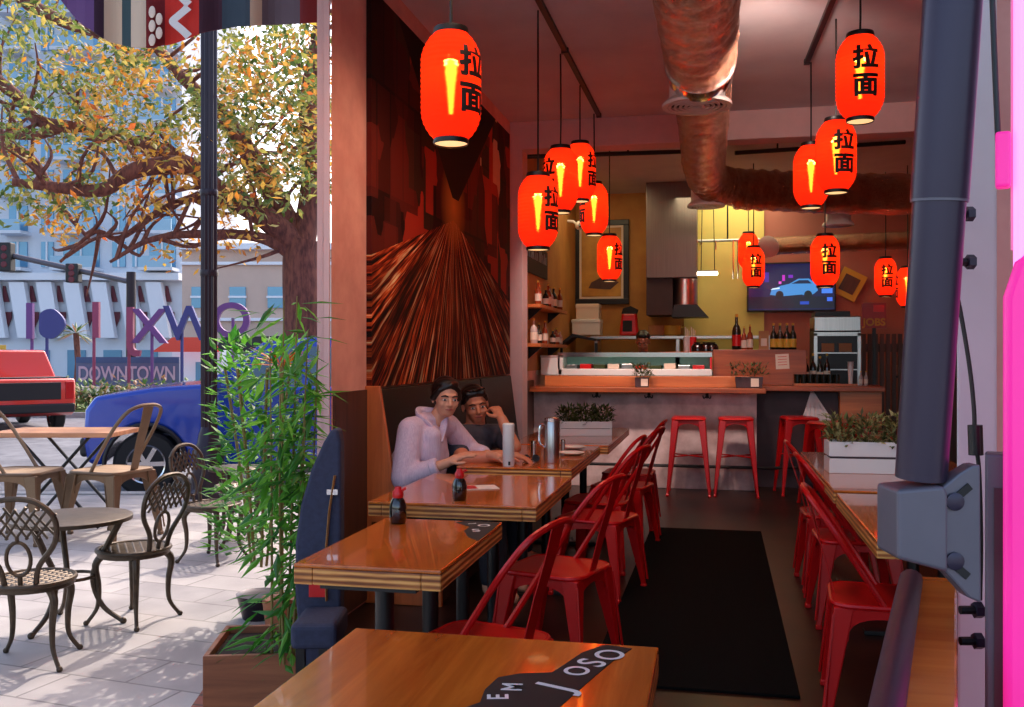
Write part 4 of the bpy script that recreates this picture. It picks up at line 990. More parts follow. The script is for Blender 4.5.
shirt = [('e', nk + Vector((-.045, 0, -.15)), (.13, .175, .16), Matrix.Rotation(R(20), 4, 'Z')), (nk - Vector((.06, 0, .2)), hip + Vector((0, 0, .02)), .155, .185), (sh_r, sh_l, .072, .072),
         (sh_r, up_r, .074, .074), (up_r, el_r, .075, .072), (el_r, el_r.lerp(wr_r, .62), .068, .05), (sh_l, el_l, .072, .062), (el_l, el_l.lerp(wr_l, .5), .058, .05), (hip, hip + Vector((.1, -.05, -.03)), .17, .14),
         ('e', nk + Vector((-.035, -.0, .0)), (.078, .098, .05)), (nk + Vector((-.03, .02, -.03)), sh_r + Vector((0, 0, .0)), .07, .074), (nk + Vector((-.03, -.02, -.03)), sh_l, .07, .072), (nk + Vector((.02, -.1, -.08)), hip + Vector((.12, -.08, .1)), .06, .1)]
so = capsules(shirt, .009, M['shirt_w'], 'shirt', o)
# open collar and cuff
fc = Vector((cos(R(-42)), sin(R(-42)), 0)); sd = Vector((-fc.y, fc.x, 0)); nb = nk + Vector((-.03, 0, .02))
MB().tube(spline([nb + fc * .125 + Vector((0, 0, -.13)), nb + fc * .1 + sd * .045 + Vector((0, 0, -.04)), nb + fc * .03 + sd * .078 + Vector((0, 0, .015)), nb - fc * .065 + Vector((0, 0, .035)), nb + fc * .03 - sd * .078 + Vector((0, 0, .015)), nb + fc * .1 - sd * .045 + Vector((0, 0, -.04)), nb + fc * .125 + Vector((0, 0, -.13))], 6), .024, 10, flat=.55).build('collar', M['shirt_w'], so, smooth=True)
cu = el_r.lerp(wr_r, .62); MB().tube([cu, cu + (wr_r - el_r).normalized() * .045], [.052, .05], 16).build('rolled_cuff', M['shirt_w'], so, smooth=True, bevel=.01)
hr = [('e', P(.012, 0, .088), (.066, .066, .034), Rm), ('e', P(-.028, 0, .048), (.092, .08, .08), Rm), ('e', P(-.075, 0, -.005), (.05, .06, .07), Rm), (P(-.085, 0, -.03), P(-.08, .01, -.13), .035, .03), (P(-.08, .01, -.13), P(-.09, .02, -.24), .03, .016),
      (P(.075, 0, .088), P(.052, -.058, .055), .017, .016), (P(.075, 0, .088), P(.052, .058, .055), .017, .016), (P(.052, -.058, .055), P(-.0, -.08, .0), .016, .02), (P(.052, .058, .055), P(-.0, .08, .0), .016, .02)]
capsules(hr, .006, M['hair'], 'hair', o)
trs = []
for s in (-1, 1):
    hp = hip + Vector((.02, s * .09, -.04)); kn = Vector((-1.24, 5.2 + s * .11, .52)); an = Vector((-1.22, 5.2 + s * .12, .14))
    trs += [(hp, kn, .1, .072), (kn, an, .068, .05)]
capsules(trs, .012, M['pants'], 'trousers', o)

# seated man in a charcoal shirt, cheek on his fist
o = thing('person', 'person in a charcoal tee shirt resting cheek on raised hand at the table', 'person', (0, 0, 0))
hc = U(475, 405, 5.86); it, P, Rm = head_items(hc, R(-64), R(8), R(9), .98)
sh_r, sh_l = U(452, 437, 5.72), U(503, 436, 5.98); nk = sh_r.lerp(sh_l, .5) + Vector((-.02, .02, .03)); hip = Vector((-1.62, 5.86, .63))
el_l, wr_l = U(514, 447, 5.62), U(502, 419, 5.66); el_r, wr_r = U(463, 459, 5.5), U(508, 455, 5.5)
body = it + [(nk - Vector((0, 0, .04)), P(-.02, 0, -.05), .062, .058), (nk - Vector((.05, 0, .08)), hip, .13, .16), (sh_r, sh_l, .06, .06),
    (sh_r, el_r, .056, .046), (el_r, wr_r, .046, .03), (sh_l, el_l, .056, .046), (el_l, wr_l, .045, .03)]
kd_ = (P(.07, .06, -.02) - wr_l)
body += hand(wr_l, (kd_.x * .6, kd_.y * .6, .09), (.5, -.8, .2), 1, 1.1, .0092) + hand(wr_r, (1, -.1, -.12), (0, 0, 1), -1, .4)
for s in (-1, 1):
    hp = hip + Vector((.02, s * .09, -.04)); kn = Vector((-1.22, 5.86 + s * .12, .54)); an = Vector((-1.2, 5.86 + s * .12, .09))
    body += [(hp, kn, .09, .066), (kn, an, .062, .042), (an, an + Vector((.15, 0, -.045)), .038, .032)]
capsules(body, .0055, M['skin_m'], 'body', o); face_parts(P, Rm, .98, o, M['lip_w'])
sh = [('e', nk + Vector((-.05, .0, -.16)), (.14, .19, .17), Matrix.Rotation(R(40), 4, 'Z')), (nk - Vector((.07, 0, .2)), hip, .165, .18), (sh_r, sh_l, .078, .078),
      (sh_r, sh_r.lerp(el_r, .62), .078, .07), (sh_l, sh_l.lerp(el_l, .55), .078, .07)]
capsules(sh, .009, M['shirt_m'], 'tee_shirt', o)
hr = [('e', P(.02, 0, .088), (.07, .068, .036), Rm), ('e', P(-.03, 0, .054), (.09, .08, .076), Rm), ('e', P(-.06, 0, .01), (.055, .072, .07), Rm), (P(.06, -.045, .085), P(.062, .045, .085), .024, .024), (P(.05, -.06, .06), P(.02, -.075, .03), .018, .014), (P(.05, .06, .06), P(.02, .075, .03), .018, .014), (P(.01, .068, .06), P(-.01, .08, .01), .016, .01), (P(.01, -.068, .06), P(-.01, -.08, .01), .016, .01)]
hp_ = capsules(hr, .006, M['hair'], 'hair', o)
g = MB().tube([P(.06, -.06, .108), P(.085, -.03, .11), P(.09, 0, .108), P(.085, .03, .11), P(.06, .06, .108)], .006, 8).build('glasses_on_head', M['blackgloss'], o, smooth=True)
trs = []
for s in (-1, 1):
    hp = hip + Vector((.02, s * .09, -.04)); kn = Vector((-1.22, 5.86 + s * .12, .54)); an = Vector((-1.2, 5.86 + s * .12, .14)); trs += [(hp, kn, .105, .078), (kn, an, .072, .052)]
capsules(trs, .012, M['pants'], 'trousers', o)

# cook behind the display case, only the head showing
def cook(px, py, Y, label, tilt):
    o = thing('person', label, 'person', (0, 0, 0))
    hc = W(px, py, Y); it, P, Rm = head_items(hc, R(-90), R(tilt), 0, .98); nk = hc + Vector((0, .04, -.17))
    body = it + [(nk, P(-.02, 0, -.05), .06, .056), (nk - Vector((0, 0, .1)), nk - Vector((0, -.02, .55)), .14, .15)]
    for s in (-1, 1):
        sh_ = nk + Vector((s * .19, .0, -.07)); e_ = sh_ + Vector((s * .05, -.02, -.28)); w_ = e_ + Vector((-s * .08, -.22, -.0))
        body += [(nk, sh_, .06, .055), (sh_, e_, .05, .042), (e_, w_, .04, .028)] + hand(w_, (-s * .2, -1, -.1), (0, 0, 1), s, .4)
        hp = nk + Vector((s * .09, .02, -.6)); f = Vector((hp.x, hp.y, .06)); body += [(hp, hp.lerp(f, .5), .085, .06), (hp.lerp(f, .5), f, .058, .04), (f, f + Vector((0, -.14, -.02)), .036, .032)]
    capsules(body, .009, M['skin_m'], 'body', o); face_parts(P, Rm, .98, o, M['lip_w'])
    capsules([('e', P(-.03, 0, .055), (.097, .084, .084), Rm), ('e', P(-.06, 0, .0), (.055, .07, .07), Rm), (P(.05, -.03, .095), P(.05, .03, .095), .026, .026)], .009, M['hair'], 'hair', o)
    sh = [(nk - Vector((0, 0, .1)), nk - Vector((0, -.02, .58)), .155, .165)]
    for s in (-1, 1): sh_ = nk + Vector((s * .19, .0, -.07)); sh += [(nk - Vector((0, 0, .04)), sh_, .075, .07), (sh_, sh_ + Vector((s * .03, -.01, -.17)), .07, .062)]
    capsules(sh, .012, M['cookwear'], 'shirt', o)
    tr = []
    for s in (-1, 1): hp = nk + Vector((s * .09, .02, -.6)); f = Vector((hp.x, hp.y, .12)); tr += [(hp, hp.lerp(f, .5), .1, .075), (hp.lerp(f, .5), f, .072, .055)]
    capsules(tr, .014, M['pants'], 'trousers', o)
cook(643, 342, 11.2, 'person with short black hair behind the display case, only the head showing', 22)
o = thing('peaked_cover', 'dark peaked cover over the wall end of the kitchen work bench', 'cover', (XY(578, 11.3), 11.3, 0)); zc = ZY(578, 334, 11.3)
MB().prism([(-.22, zc - .14), (-.04, zc), (.24, zc - .06), (.24, zc - .09), (-.03, zc - .04), (-.2, zc - .17)], .4, basis((0, .2, 0), (1, 0, 0), (0, 0, 1))).build('cover_top', M['black'], o, bevel=.004)
for x in (-.2, .22): MB().bx((x - .015, -.02, 0), (x + .015, .02, zc - .11)).build('post', M['black'], o)

# ================================================================ strut, bracket and sign at the window side
bt, tp = U(921, 478, 1.3), U(957, -70, 1.24)
o = thing('gas_strut', 'thick dark violet strut tube rising from a grey bracket at the window', 'strut', bt); v = tp - bt
MB().tube([(0, 0, 0), v * .52], .0335, 28).build('outer_tube', M['pipe_violet'], o, smooth=True)
MB().tube([v * .515, v * .53], .036, 28).build('collar', M['gunmetal'], o, smooth=True)
MB().tube([v * .52, v * 1.1], .0365, 28).build('upper_tube', M['pipe_violet'], o, smooth=True)
c0 = U(888, 484, 1.30); Mx = basis(c0, (CS, SN, 0), (0, 0, 1))
def sp(px, py): return ((px - 888) / F * 1.3, -(py - 484) / F * 1.3)
pb = thing('hinge_bracket', 'chunky grey slotted hinge bracket holding the foot of the dark strut', 'bracket', (0, 0, 0))
MB().prism([sp(*q) for q in ((886, 486), (931, 482), (935, 490), (935, 566), (886, 553))], .075, Mx @ Matrix.Translation((0, 0, -.035))).build('block', M['gunmetal'], pb, bevel=.005, seg=3)
pl = MB().prism([sp(*q) for q in ((928, 488), (950, 470), (962, 463), (970, 462), (971, 598), (958, 592), (940, 572), (928, 560))], .03, Mx @ Matrix.Translation((0, 0, -.0))).build('plate', M['gunmetal'], pb, bevel=.003)
for (x, y) in ((944, 498), (944, 556)):
    q = sp(x, y); MB().lathe([(.012, 0), (.012, .006), (.006, .008)], (q[0], q[1], .028), 18).build('bolt', M['pipe_violet'], pl, smooth=True).matrix_local = Mx
for (x, y, a) in ((953, 488, 40), (951, 566, -40)):
    q = sp(x, y); e = MB().box((0, 0, 0), (.022, .010, .004)).build('slot', M['ink'], pl); e.matrix_local = Mx @ Matrix.Translation((q[0], q[1], .0305)) @ Matrix.Rotation(R(a), 4, 'Z')
def side_bolt(px, py, lb, d=1.66):
    p = U(px, py, d); o = thing('hex_bolt', lb, 'bolt', p, TH, 'bolts on the window jamb')
    MB().tube([(-.022, 0, 0), (.008, 0, 0)], .007, 8).build('shank', M['black'], o); MB().lathe([(.013, 0), (.013, .012)], (0, 0, 0), 6, Matrix.Rotation(pi / 2, 4, 'Y')).build('head', M['pipe_violet'], o)
side_bolt(966, 214, 'uppermost dark bolt on the pale window jamb'); side_bolt(967, 262, 'dark bolt below the uppermost one on the pale window jamb')
side_bolt(974, 610, 'dark bolt on the pale jamb just below the grey bracket', 1.5); side_bolt(974, 641, 'lowest dark bolt on the pale jamb', 1.5)
o = thing('black_cable', 'thin black cable looping down the pale jamb to a dark plug', 'cable', U(955, 285, 1.5))
q0 = o.location
MB().tube(spline([U(*q, 1.5) - q0 for q in ((955, 285), (962, 320), (970, 370), (974, 410), (975, 440), (979, 470), (981, 540), (980, 600))], 6), .0035, 8).build('cord', M['black'], o, smooth=True)
MB().tube([U(975, 425, 1.5) - q0, U(976, 455, 1.5) - q0], .011, 10).build('plug', M['black'], o, smooth=True)
o = MB().bx((0, 0, 0), (.05, .05, .95)).build('sign_case', M['gunmetal'], loc=U(985, 830, 1.42), rz=TH - math.atan(473 / F), bevel=.004)
o.location = U(985, CY, 1.42); o.location.z = .28
MB().bx((.012, -.004, .1), (.03, 0, .9)).build('front_strip', M['darkpanel'], o); tag(o, 'dark grey upright case standing between pale jamb and magenta sign', 'case')
p = U(1003, CY, 1.36)
o = thing('pink_sign', 'glossy magenta rounded upright sign panel with pink tube above', 'sign', (p.x, p.y, 0), TH - math.atan(491 / F))
zt = H + (CY - 248) / F * 1.36
MB().prism([(0, .25), (.25, .25), (.25, zt), (.04, zt), (.015, zt - .02), (.0, zt - .07)], .05, basis((0, .05, 0), (1, 0, 0), (0, 0, 1))).build('panel', M['magenta'], o, bevel=.012, seg=3, smooth=True)
MB().tube([(.022, .02, zt - .05), (.022, .02, 2.1)], .009, 12).build('neon_tube', M['pinktube'], o, smooth=True)
MB().bx((.01, .035, zt), (.25, .05, 2.1)).build('backing', mat('pale pink acrylic', (224, 160, 190), .3), o)
MB().tube(spline([(-.02, .02, 2.1), (-.012, .02, 1.84), (-.006, .02, 1.68)], 5), .004, 8).build('lead_wire', M['black'], o, smooth=True)
MB().box((.0, .02, 1.66), (.02, .03, .08)).build('socket', M['magenta'], o, bevel=.004)
MB().bx((.0, -.02, 0), (.25, .12, .25)).build('stand', M['gunmetal'], o)
# ================================================================ outdoors: cafe furniture
SW = -.05
def iron_chair(label, loc_, rz, group):
    o = thing('cast_iron_chair', label, 'chair', loc_, rz, group); m = M['castiron']
    st = MB(); r = .2; ring = [(r * cos(a), r * sin(a), .42) for a in [2 * pi * k / 28 for k in range(28)]]
    st.tube(ring, .013, 8, closed=True)
    for k in range(-4, 5):
        a = k * .042; e = sqrt(max(0, r * r - a * a))
        for q in (-1, 1):
            t = R(45) * q; p0 = Vector((a * cos(t) - -e * sin(t), a * sin(t) + -e * cos(t), .42)); p1 = Vector((a * cos(t) - e * sin(t), a * sin(t) + e * cos(t), .42))
            st.tube([p0, p1], .009, 4, flat=.6)
    st.build('seat', m, o, smooth=True)
    MB().lathe([(.195, .385), (.2, .39), (.2, .415), (.19, .415)], n=28, cap=False).build('apron', m, o, smooth=True)
    for q in (45, 135, 225, 315):
        c, s = cos(R(q)), sin(R(q))
        pts = spline([(.15 * c, .15 * s, .41), (.205 * c, .205 * s, .34), (.19 * c, .19 * s, .22), (.195 * c, .195 * s, .1), (.25 * c, .25 * s, .012)], 5)
        MB().tube(pts, [.024 - .013 * min(1, k / (len(pts) - 4)) for k in range(len(pts))], 8).ball((.255 * c, .255 * s, .012), .016, 8, 6).build('leg', m, o, smooth=True)
    def lean(y, z): return (-.17 - (z - .42) * .22, y, z)
    out = spline([lean(-.07, .42), lean(-.09, .52), lean(-.17, .64), lean(-.175, .76), lean(-.1, .84), lean(0, .86), lean(.1, .84), lean(.175, .76), lean(.17, .64), lean(.09, .52), lean(.07, .42)], 5)
    MB().tube(out, .014, 8).build('back_frame', m, o, smooth=True)
    la = MB()
    for k in range(-3, 4):
        for q in (-1, 1):
            y0 = k * .045; la.tube([lean(y0 - q * .05, .66), lean(y0 + q * .05, .82 - abs(k) * .012)], .007, 5)
    la.build('back_lattice', m, o, smooth=True)
    ov = [lean(.055 * cos(a), .56 + .085 * sin(a)) for a in [2 * pi * k / 20 for k in range(20)]]
    MB().tube(ov, .010, 6, closed=True).tube([lean(0, .43), lean(0, .475)], .012, 6).tube([lean(0, .645), lean(0, .68)], .01, 6).build('back_oval', m, o, smooth=True)
    return o
GI = 'cast iron chairs on the pavement'
def at(px, py, z=SW): p = G(px, py, z); return (p.x, p.y, z)
ic = iron_chair('cast iron chair with lattice back turned to us, nearest the round table', at(32, 662), R(112), GI); ic.scale = (.92,) * 3
dup(ic, at(134, 620), R(172), 'cast iron chair alone on the sunlit pavers facing the round table', GI)
dup(ic, at(213, 560), R(-8), 'cast iron chair between the lone chair and the lamp post base', GI)
dup(ic, at(240, 535), R(210), 'cast iron chair behind the small round table beside the bamboo', GI)
def round_table(label, loc_, r, h):
    o = thing('cast_iron_table', label, 'table', loc_, R(20), 'round cast iron tables'); m = M['castiron']
    t = MB().lathe([(r * .9, h - .012), (r, h - .02), (r, h), (r * .97, h + .004), (.02, h + .004)], n=40)
    t.build('tabletop', m, o, smooth=True)
    for k in range(3):
        c, s = cos(2.1 * k), sin(2.1 * k)
        pts = spline([(r * .82 * c, r * .82 * s, h - .02), (r * .6 * c, r * .6 * s, h * .74), (r * .35 * c, r * .35 * s, h * .45), (r * .5 * c, r * .5 * s, h * .18), (r * .85 * c, r * .85 * s, .012)], 6)
        MB().tube(pts, [.018 - .006 * k_ / len(pts) for k_ in range(len(pts))], 8).ball((r * .86 * c, r * .86 * s, .014), .018, 8, 6).build('leg', m, o, smooth=True)
    MB().tube([(r * .38 * cos(a), r * .38 * sin(a), h * .45) for a in [2 * pi * k / 24 for k in range(24)]], .009, 6, closed=True).build('leg_ring', m, o, smooth=True)
round_table('round cast iron table with patterned top between two lattice chairs', at(72, 625), .30, .57)
round_table('small round cast iron table beside the bamboo and lamp post', at(236, 545), .20, .58)
c_ = metal_chair('bistro_chair', 'bronze metal bistro chair with pale seat in front of the blue truck wheel', M['bronze'], M['seatwood'], at(112, 538), R(172), 'bronze bistro chairs')
c_.scale = (1.22,) * 3
dup(c_, at(22, 540), R(10), 'bronze metal bistro chair with a hooped back near the red truck', 'bronze bistro chairs', 1.22)
p = at(66, 525); o = thing('folding_table', 'tan topped folding table with crossed black legs among bistro chairs', 'table', p, TH)
h = H + .05 - (432 - CY) / F * 7.7
MB().bx((-.5, -.3, h - .04), (.5, .3, h)).build('tabletop', M['tantop'], o, bevel=.006)
for y in (-.22, .22):
    for s in (-1, 1): MB().tube([(-s * .3, y + s * .02, h - .04), (s * .36, y + s * .02, .012)], .014, 8).build('leg', M['black'], o, smooth=True)
MB().tube([(0, -.26, h * .5), (0, .26, h * .5)], .01, 6).build('cross_bar', M['black'], o)

# lamp post
p = at(209, 497); o = thing('street_lamp', 'dark fluted lamp post with a heavy base in front of the blue truck', 'lamp post', p)
pr = [(.20, 0), (.20, .06), (.16, .09), (.17, .2), (.15, .3), (.155, .46), (.11, .55), (.1, .62), (.075, .7)]
MB().lathe(pr, n=28).build('base', M['pole_dark'], o, smooth=True)
fl = []
for k in range(48): a = 2 * pi * k / 48; fl.append(((.073 + .006 * cos(a * 12)) * cos(a), (.073 + .006 * cos(a * 12)) * sin(a)))
MB().prism(fl, 4.3, Matrix.Translation((0, 0, .65))).build('fluted_shaft', M['pole_dark'], o)
for z in (2.2, 3.0): MB().lathe([(.085, z), (.09, z + .03), (.085, z + .06)], n=24).build('collar', M['pole_dark'], o, smooth=True)
MB().lathe([(.08, 4.9), (.2, 5.0), (.24, 5.3), (.1, 5.45)], n=20).build('lantern_head', M['clearware'], o, smooth=True)

# planter with bamboo
pc = G(250, 676, SW); o = thing('bamboo_planter', 'wooden planter box with tall leafy bamboo beside the window glass', 'planter', (-1.80, 3.60, SW), R(17))
w, d, h = .42, .42, .26
MB().bx((-w / 2 + .02, -d / 2 + .02, .01), (w / 2 - .02, d / 2 - .02, h - .03)).build('soil', M['soil'], o)
for q in ((-w / 2, -d / 2, w / 2, -d / 2 + .02), (-w / 2, d / 2 - .02, w / 2, d / 2), (-w / 2, -d / 2 + .02, -w / 2 + .02, d / 2 - .02), (w / 2 - .02, -d / 2 + .02, w / 2, d / 2 - .02)):
    MB().bx((q[0], q[1], 0), (q[2], q[3], h)).build('side_board', M['terracotta'], o, bevel=.003)
rnd = random.Random(11); zmax = 1.72
root = Vector(o.location); rot = Matrix.Rotation(-R(17), 3, 'Z')
def local(px, py, dd): return rot @ (U(px, py, dd) - root)
cn = []
for k, (pa, pb, ytop) in enumerate(((272, 270, 352), (280, 284, 300), (287, 297, 296), (293, 308, 330), (299, 318, 345), (284, 280, 395), (290, 305, 420))):
    dd = 3.75 + rnd.uniform(-.1, .12); a, c = local(pa, 642, dd), local(pb, ytop, dd)
    a.z = h - .03
    pts = spline([a, a.lerp(c, .5) + Vector((rnd.uniform(-.02, .02), .0, 0)), c], 8); cn.append((pts, dd))
    MB().tube(pts, [.0065 - .004 * i / len(pts) for i in range(len(pts))], 6).build('cane', M['cane'], o, smooth=True)
lv = MB()
for pts, dd in cn:
    for _ in range(82):
        t = rnd.random() ** .75; i = min(len(pts) - 2, int(t * (len(pts) - 1))); p = pts[i].lerp(pts[i + 1], rnd.random())
        a = rnd.uniform(0, 2 * pi); dr = Vector((cos(a), sin(a), rnd.uniform(-.9, .25)))
        if p.x > .14: dr.x = -abs(dr.x)
        q = p + Vector((cos(a), sin(a), 0)) * rnd.uniform(.01, .12) * (1. if p.x < .1 else .6)
        lv.leaf(q, dr, (rnd.uniform(-.6, .6), rnd.uniform(-.6, .6), 1), rnd.uniform(.10, .19), rnd.uniform(.018, .032))
lv.build('bamboo_leaves', M['bamboo'], o)
# leafy shrub with an orange bromeliad behind the bamboo
p = Vector((-2.42, 4.75, SW)); o = thing('potted_shrub', 'bushy bright green shrub behind the bamboo, close to the window post', 'shrub', p)
MB().lathe([(.09, 0), (.12, .12), (.125, .13), (.1, .12)], n=24).build('pot', M['pole_dark'], o, smooth=True)
st = MB()
for k in range(7): a = k * .9; st.tube(spline([(.04 * cos(a), .04 * sin(a), .28), (.1 * cos(a), .1 * sin(a), .8), (.18 * cos(a), .18 * sin(a), 1.35)], 4), .008, 5)
st.build('stem', M['cane'], o)
leaf_cloud(900, 0, 0, .35, .25, .25, 1.15, .085, .035, random.Random(4), .4).build('foliage', M['bamboo'], o)
p = Vector((-2.20, 4.62, 0)); o2 = thing('bromeliad', 'spiky orange leaved plant glowing among the green shrub leaves', 'plant', (-2.22, 4.60, SW))
m = MB(); rnd = random.Random(8); zc = 1.36
for k in range(26):
    a = rnd.uniform(0, 2 * pi); m.leaf((0, 0, zc), (cos(a), sin(a), rnd.uniform(.1, 1.1)), (0, 0, 1), rnd.uniform(.12, .22), .022)
m.build('leaves', M['bromeliad'], o2); MB().tube([(0, 0, .02), (0, 0, zc)], .012, 8).build('stem', M['cane'], o2); MB().lathe([(.08, 0), (.1, .16)], n=20).build('pot', M['terracotta'], o2, smooth=True)

# ================================================================ vehicles
def vehicle(name, label, paint, loc_, rz, bed=False):
    o = thing(name, label, 'truck' if bed else 'car', loc_, rz)
    r, ra, wb, hw = .335, .41, 2.75, .88; arc = lambda cx: [(cx + ra * cos(pi * k / 12), .335 + ra * sin(pi * k / 12)) for k in range(13)]
    low = [(.58, .36), (.62, .6), (.60, .9), (.50, 1.04), (-.1, 1.13), (-.62, 1.16)] + ([(-3.65, 1.08), (-3.7, .95), (-3.7, .42), (-3.5, .34)] if True else [])
    pol = low + [(-wb - ra - .05, .34)] + arc(-wb)[::-1] + [(-wb + ra + .05, .30), (-ra - .05, .30)] + arc(0)[::-1] + [(.5, .34)]
    MB().prism(pol, 2 * hw, basis((0, hw, 0), (1, 0, 0), (0, 0, 1))).build('body', paint, o, bevel=.05, seg=3, smooth=True)
    ce = -2.45 if bed else -3.55
    prof = [(-.55, 1.12, hw - .04), (-1.2, 1.6, hw - .17), (-1.75, 1.66, hw - .2), (ce + .25, 1.64, hw - .2), (ce, 1.09, hw - .05)]
    vs = [(x, s * y, z) for s in (1, -1) for x, z, y in prof]; n = 5
    MB().add(vs, [tuple(range(n)), tuple(range(2 * n - 1, n - 1, -1))] + [(i + 1, i, n + i, n + i + 1) for i in range(n - 1)] + [(0, n - 1, 2 * n - 1, n)]).build('cabin', paint, o, bevel=.04, seg=3, smooth=True)
    def glass(nm, pts, off): 
        vs = [Vector(q) for q in pts]; no = (vs[1] - vs[0]).cross(vs[2] - vs[0]).normalized() * .008
        if no.dot(Vector(off)) < 0: no = -no
        a = [v + no for v in vs]; b_ = [v - no * .5 for v in vs]; k = len(vs)
        MB().add(a + b_, [tuple(range(k)), tuple(range(2 * k - 1, k - 1, -1))] + [(i, (i + 1) % k, k + (i + 1) % k, k + i) for i in range(k)]).build(nm, M['carglass'], o)
    for s in (1, -1):
        yb, yt = s * (hw - .05), s * (hw - .165)
        glass('side_window', [(-.78, yb, 1.13), (-1.62, yb, 1.13), (-1.62, yt, 1.55), (-1.36, yt, 1.55)], (0, s, 0))
        glass('side_window', [(-1.7, yb, 1.13), (ce + .12, yb, 1.13), (ce + .3, yt, 1.55), (-1.7, yt, 1.55)], (0, s, 0))
        MB().box((-.72, s * (hw + .1), 1.17), (.12, .2, .14)).build('mirror', paint, o, bevel=.03)
        MB().box((.50, s * (hw - .22), .86), (.2, .3, .16)).build('headlight', M['clearware'], o, bevel=.03)
        MB().box((-3.69, s * (hw - .12), .85), (.06, .16, .34)).build('tail_light', M['taillight'], o, bevel=.01)
        MB().box((-1.5, s * (hw + .004), .98), (.16, .02, .03)).build('door_handle', M['chrome'], o)
        for x in (0, -wb):
            T = Matrix.Translation((x, s * (hw - .13), r)) @ Matrix.Rotation(pi / 2, 4, 'X')
            w = MB().lathe([(.2, -.11), (r - .03, -.11), (r, -.08), (r, .08), (r - .03, .11), (.2, .11)], n=36, M=T).build('tyre', M['rubber'], o, smooth=True)
            rm = MB().lathe([(.205, -.115), (.2, -.122), (.185, -.115), (.18, -.09), (.18, .09), (.185, .115), (.2, .122), (.205, .115)], n=28, cap=False)
            for k in range(6):
                a = k * pi / 3
                rm.box((.1 * cos(a), .1 * sin(a), s * -.1), (.17, .045, .03), (0, 0, a))
            rm.lathe([(.05, -.12), (.05, .12)], n=16); rm2 = MB().add(rm.v, rm.f, T); rm2.build('rim', M['chrome'], w, smooth=True)
            MB().tube([(x + (ra - .0) * cos(pi * k / 14), s * (hw + .004), .335 + (ra) * sin(pi * k / 14)) for k in range(15)], .025, 6).build('arch_trim', M['carblack'], o, smooth=True)
    MB().box((.60, 0, .52), (.12, 1.7, .2)).build('front_bumper', M['carblack'], o, bevel=.04, seg=3)
    MB().box((-3.72, 0, .5), (.12, 1.7, .18)).build('rear_bumper', M['carblack'], o, bevel=.03)
    MB().box((.59, 0, .76), (.06, 1.0, .2)).build('grille', M['carblack'], o, bevel=.02)
    if bed:
        MB().box((-3.705, 0, .84), (.03, 1.2, .34)).build('tailgate_panel', M['carblack'], o, bevel=.01)
        MB().box((-3.0, 0, 1.09), (1.1, 1.5, .03)).build('bed_cover', M['carblack'], o)
    glass('windscreen', [(-.62, -hw + .14, 1.17), (-.62, hw - .14, 1.17), (-1.17, hw - .24, 1.57), (-1.17, -hw + .24, 1.57)], (1, 0, .6))
    return o
cr = Vector((CS, SN, 0)); fw = Vector((-SN, CS, 0))
def heading(v): return atan2(v.y, v.x)
hd_ = (-cr * cos(R(13)) - fw * sin(R(13))); rz = heading(hd_)
wc = U(146, CY, 10.5); left = Vector((-sin(rz), cos(rz), 0)) * .88
side = left if (wc + left - Vector((0, 0, H))).length < (wc - left - Vector((0, 0, H))).length else -left
v1 = vehicle('car', 'blue car parked at the kerb behind the lamp post', M['carblue'], (wc.x - side.x, wc.y - side.y, -.2), rz); v1.scale = (1.04, 1.04, 1.07)
hd_ = (-cr * cos(R(50)) + fw * sin(R(50))); rz = heading(hd_); wc = U(28, CY, 18.5) + hd_ * 3.7
v2 = vehicle('pickup_truck', 'red pickup truck seen from the rear on the road', M['carred'], (wc.x, wc.y, -.2), rz, True)

# ================================================================ across the road
def frame_at(px, d, z=0): q = U(px, CY, d); return basis((q.x, q.y, z), (CS, SN, 0), (0, 0, 1))    # x along the picture, y up, z toward us
class Facade:
    def __init__(s, name, label, cat, px, d, group=None):
        s.o = thing(name, label, cat, (0, 0, 0), 0, group); q = U(px, CY, d); s.o.location = (q.x, q.y, -.2); s.o.rotation_euler = (0, 0, TH); s.px, s.d = px, d
    def x(s, px): return (px - s.px) / F * s.d
    def z(s, py): return H + .2 - (py - CY) / F * s.d
    def box(s, nm, m, px0, px1, py0, py1, y0, y1, parent=None, **k):
        return MB().bx((s.x(px0), y0, max(0, s.z(py1))), (s.x(px1), y1, s.z(py0))).build(nm, m, parent or s.o, **k)
    def poly(s, nm, m, pts, y, t, parent=None): return MB().prism([(s.x(a), s.z(b)) for a, b in pts], t, basis((0, y, 0), (1, 0, 0), (0, 0, 1))).build(nm, m, parent or s.o)
M['bwhite'] = mat('white render', (226, 230, 236), .8, var=.06, scale=1)
M['bbeige'] = mat('beige render', (214, 184, 166), .8, var=.08, scale=1)
M['bglass'] = mat('blue building glass', (110, 160, 190), .12, .2)
M['bdark'] = mat('dark red opening', (110, 44, 54), .6)
M['brail'] = mat('blue glass railing', (150, 190, 212), .15)
M['bframe'] = mat('pale window frame', (240, 240, 244), .5)
a = Facade('apartment_building', 'tall white apartment block with blue glazing and leaning white panels', 'building', 70, 60)
a.box('wall', M['bwhite'], -90, 182, -80, 410, .0, 12)
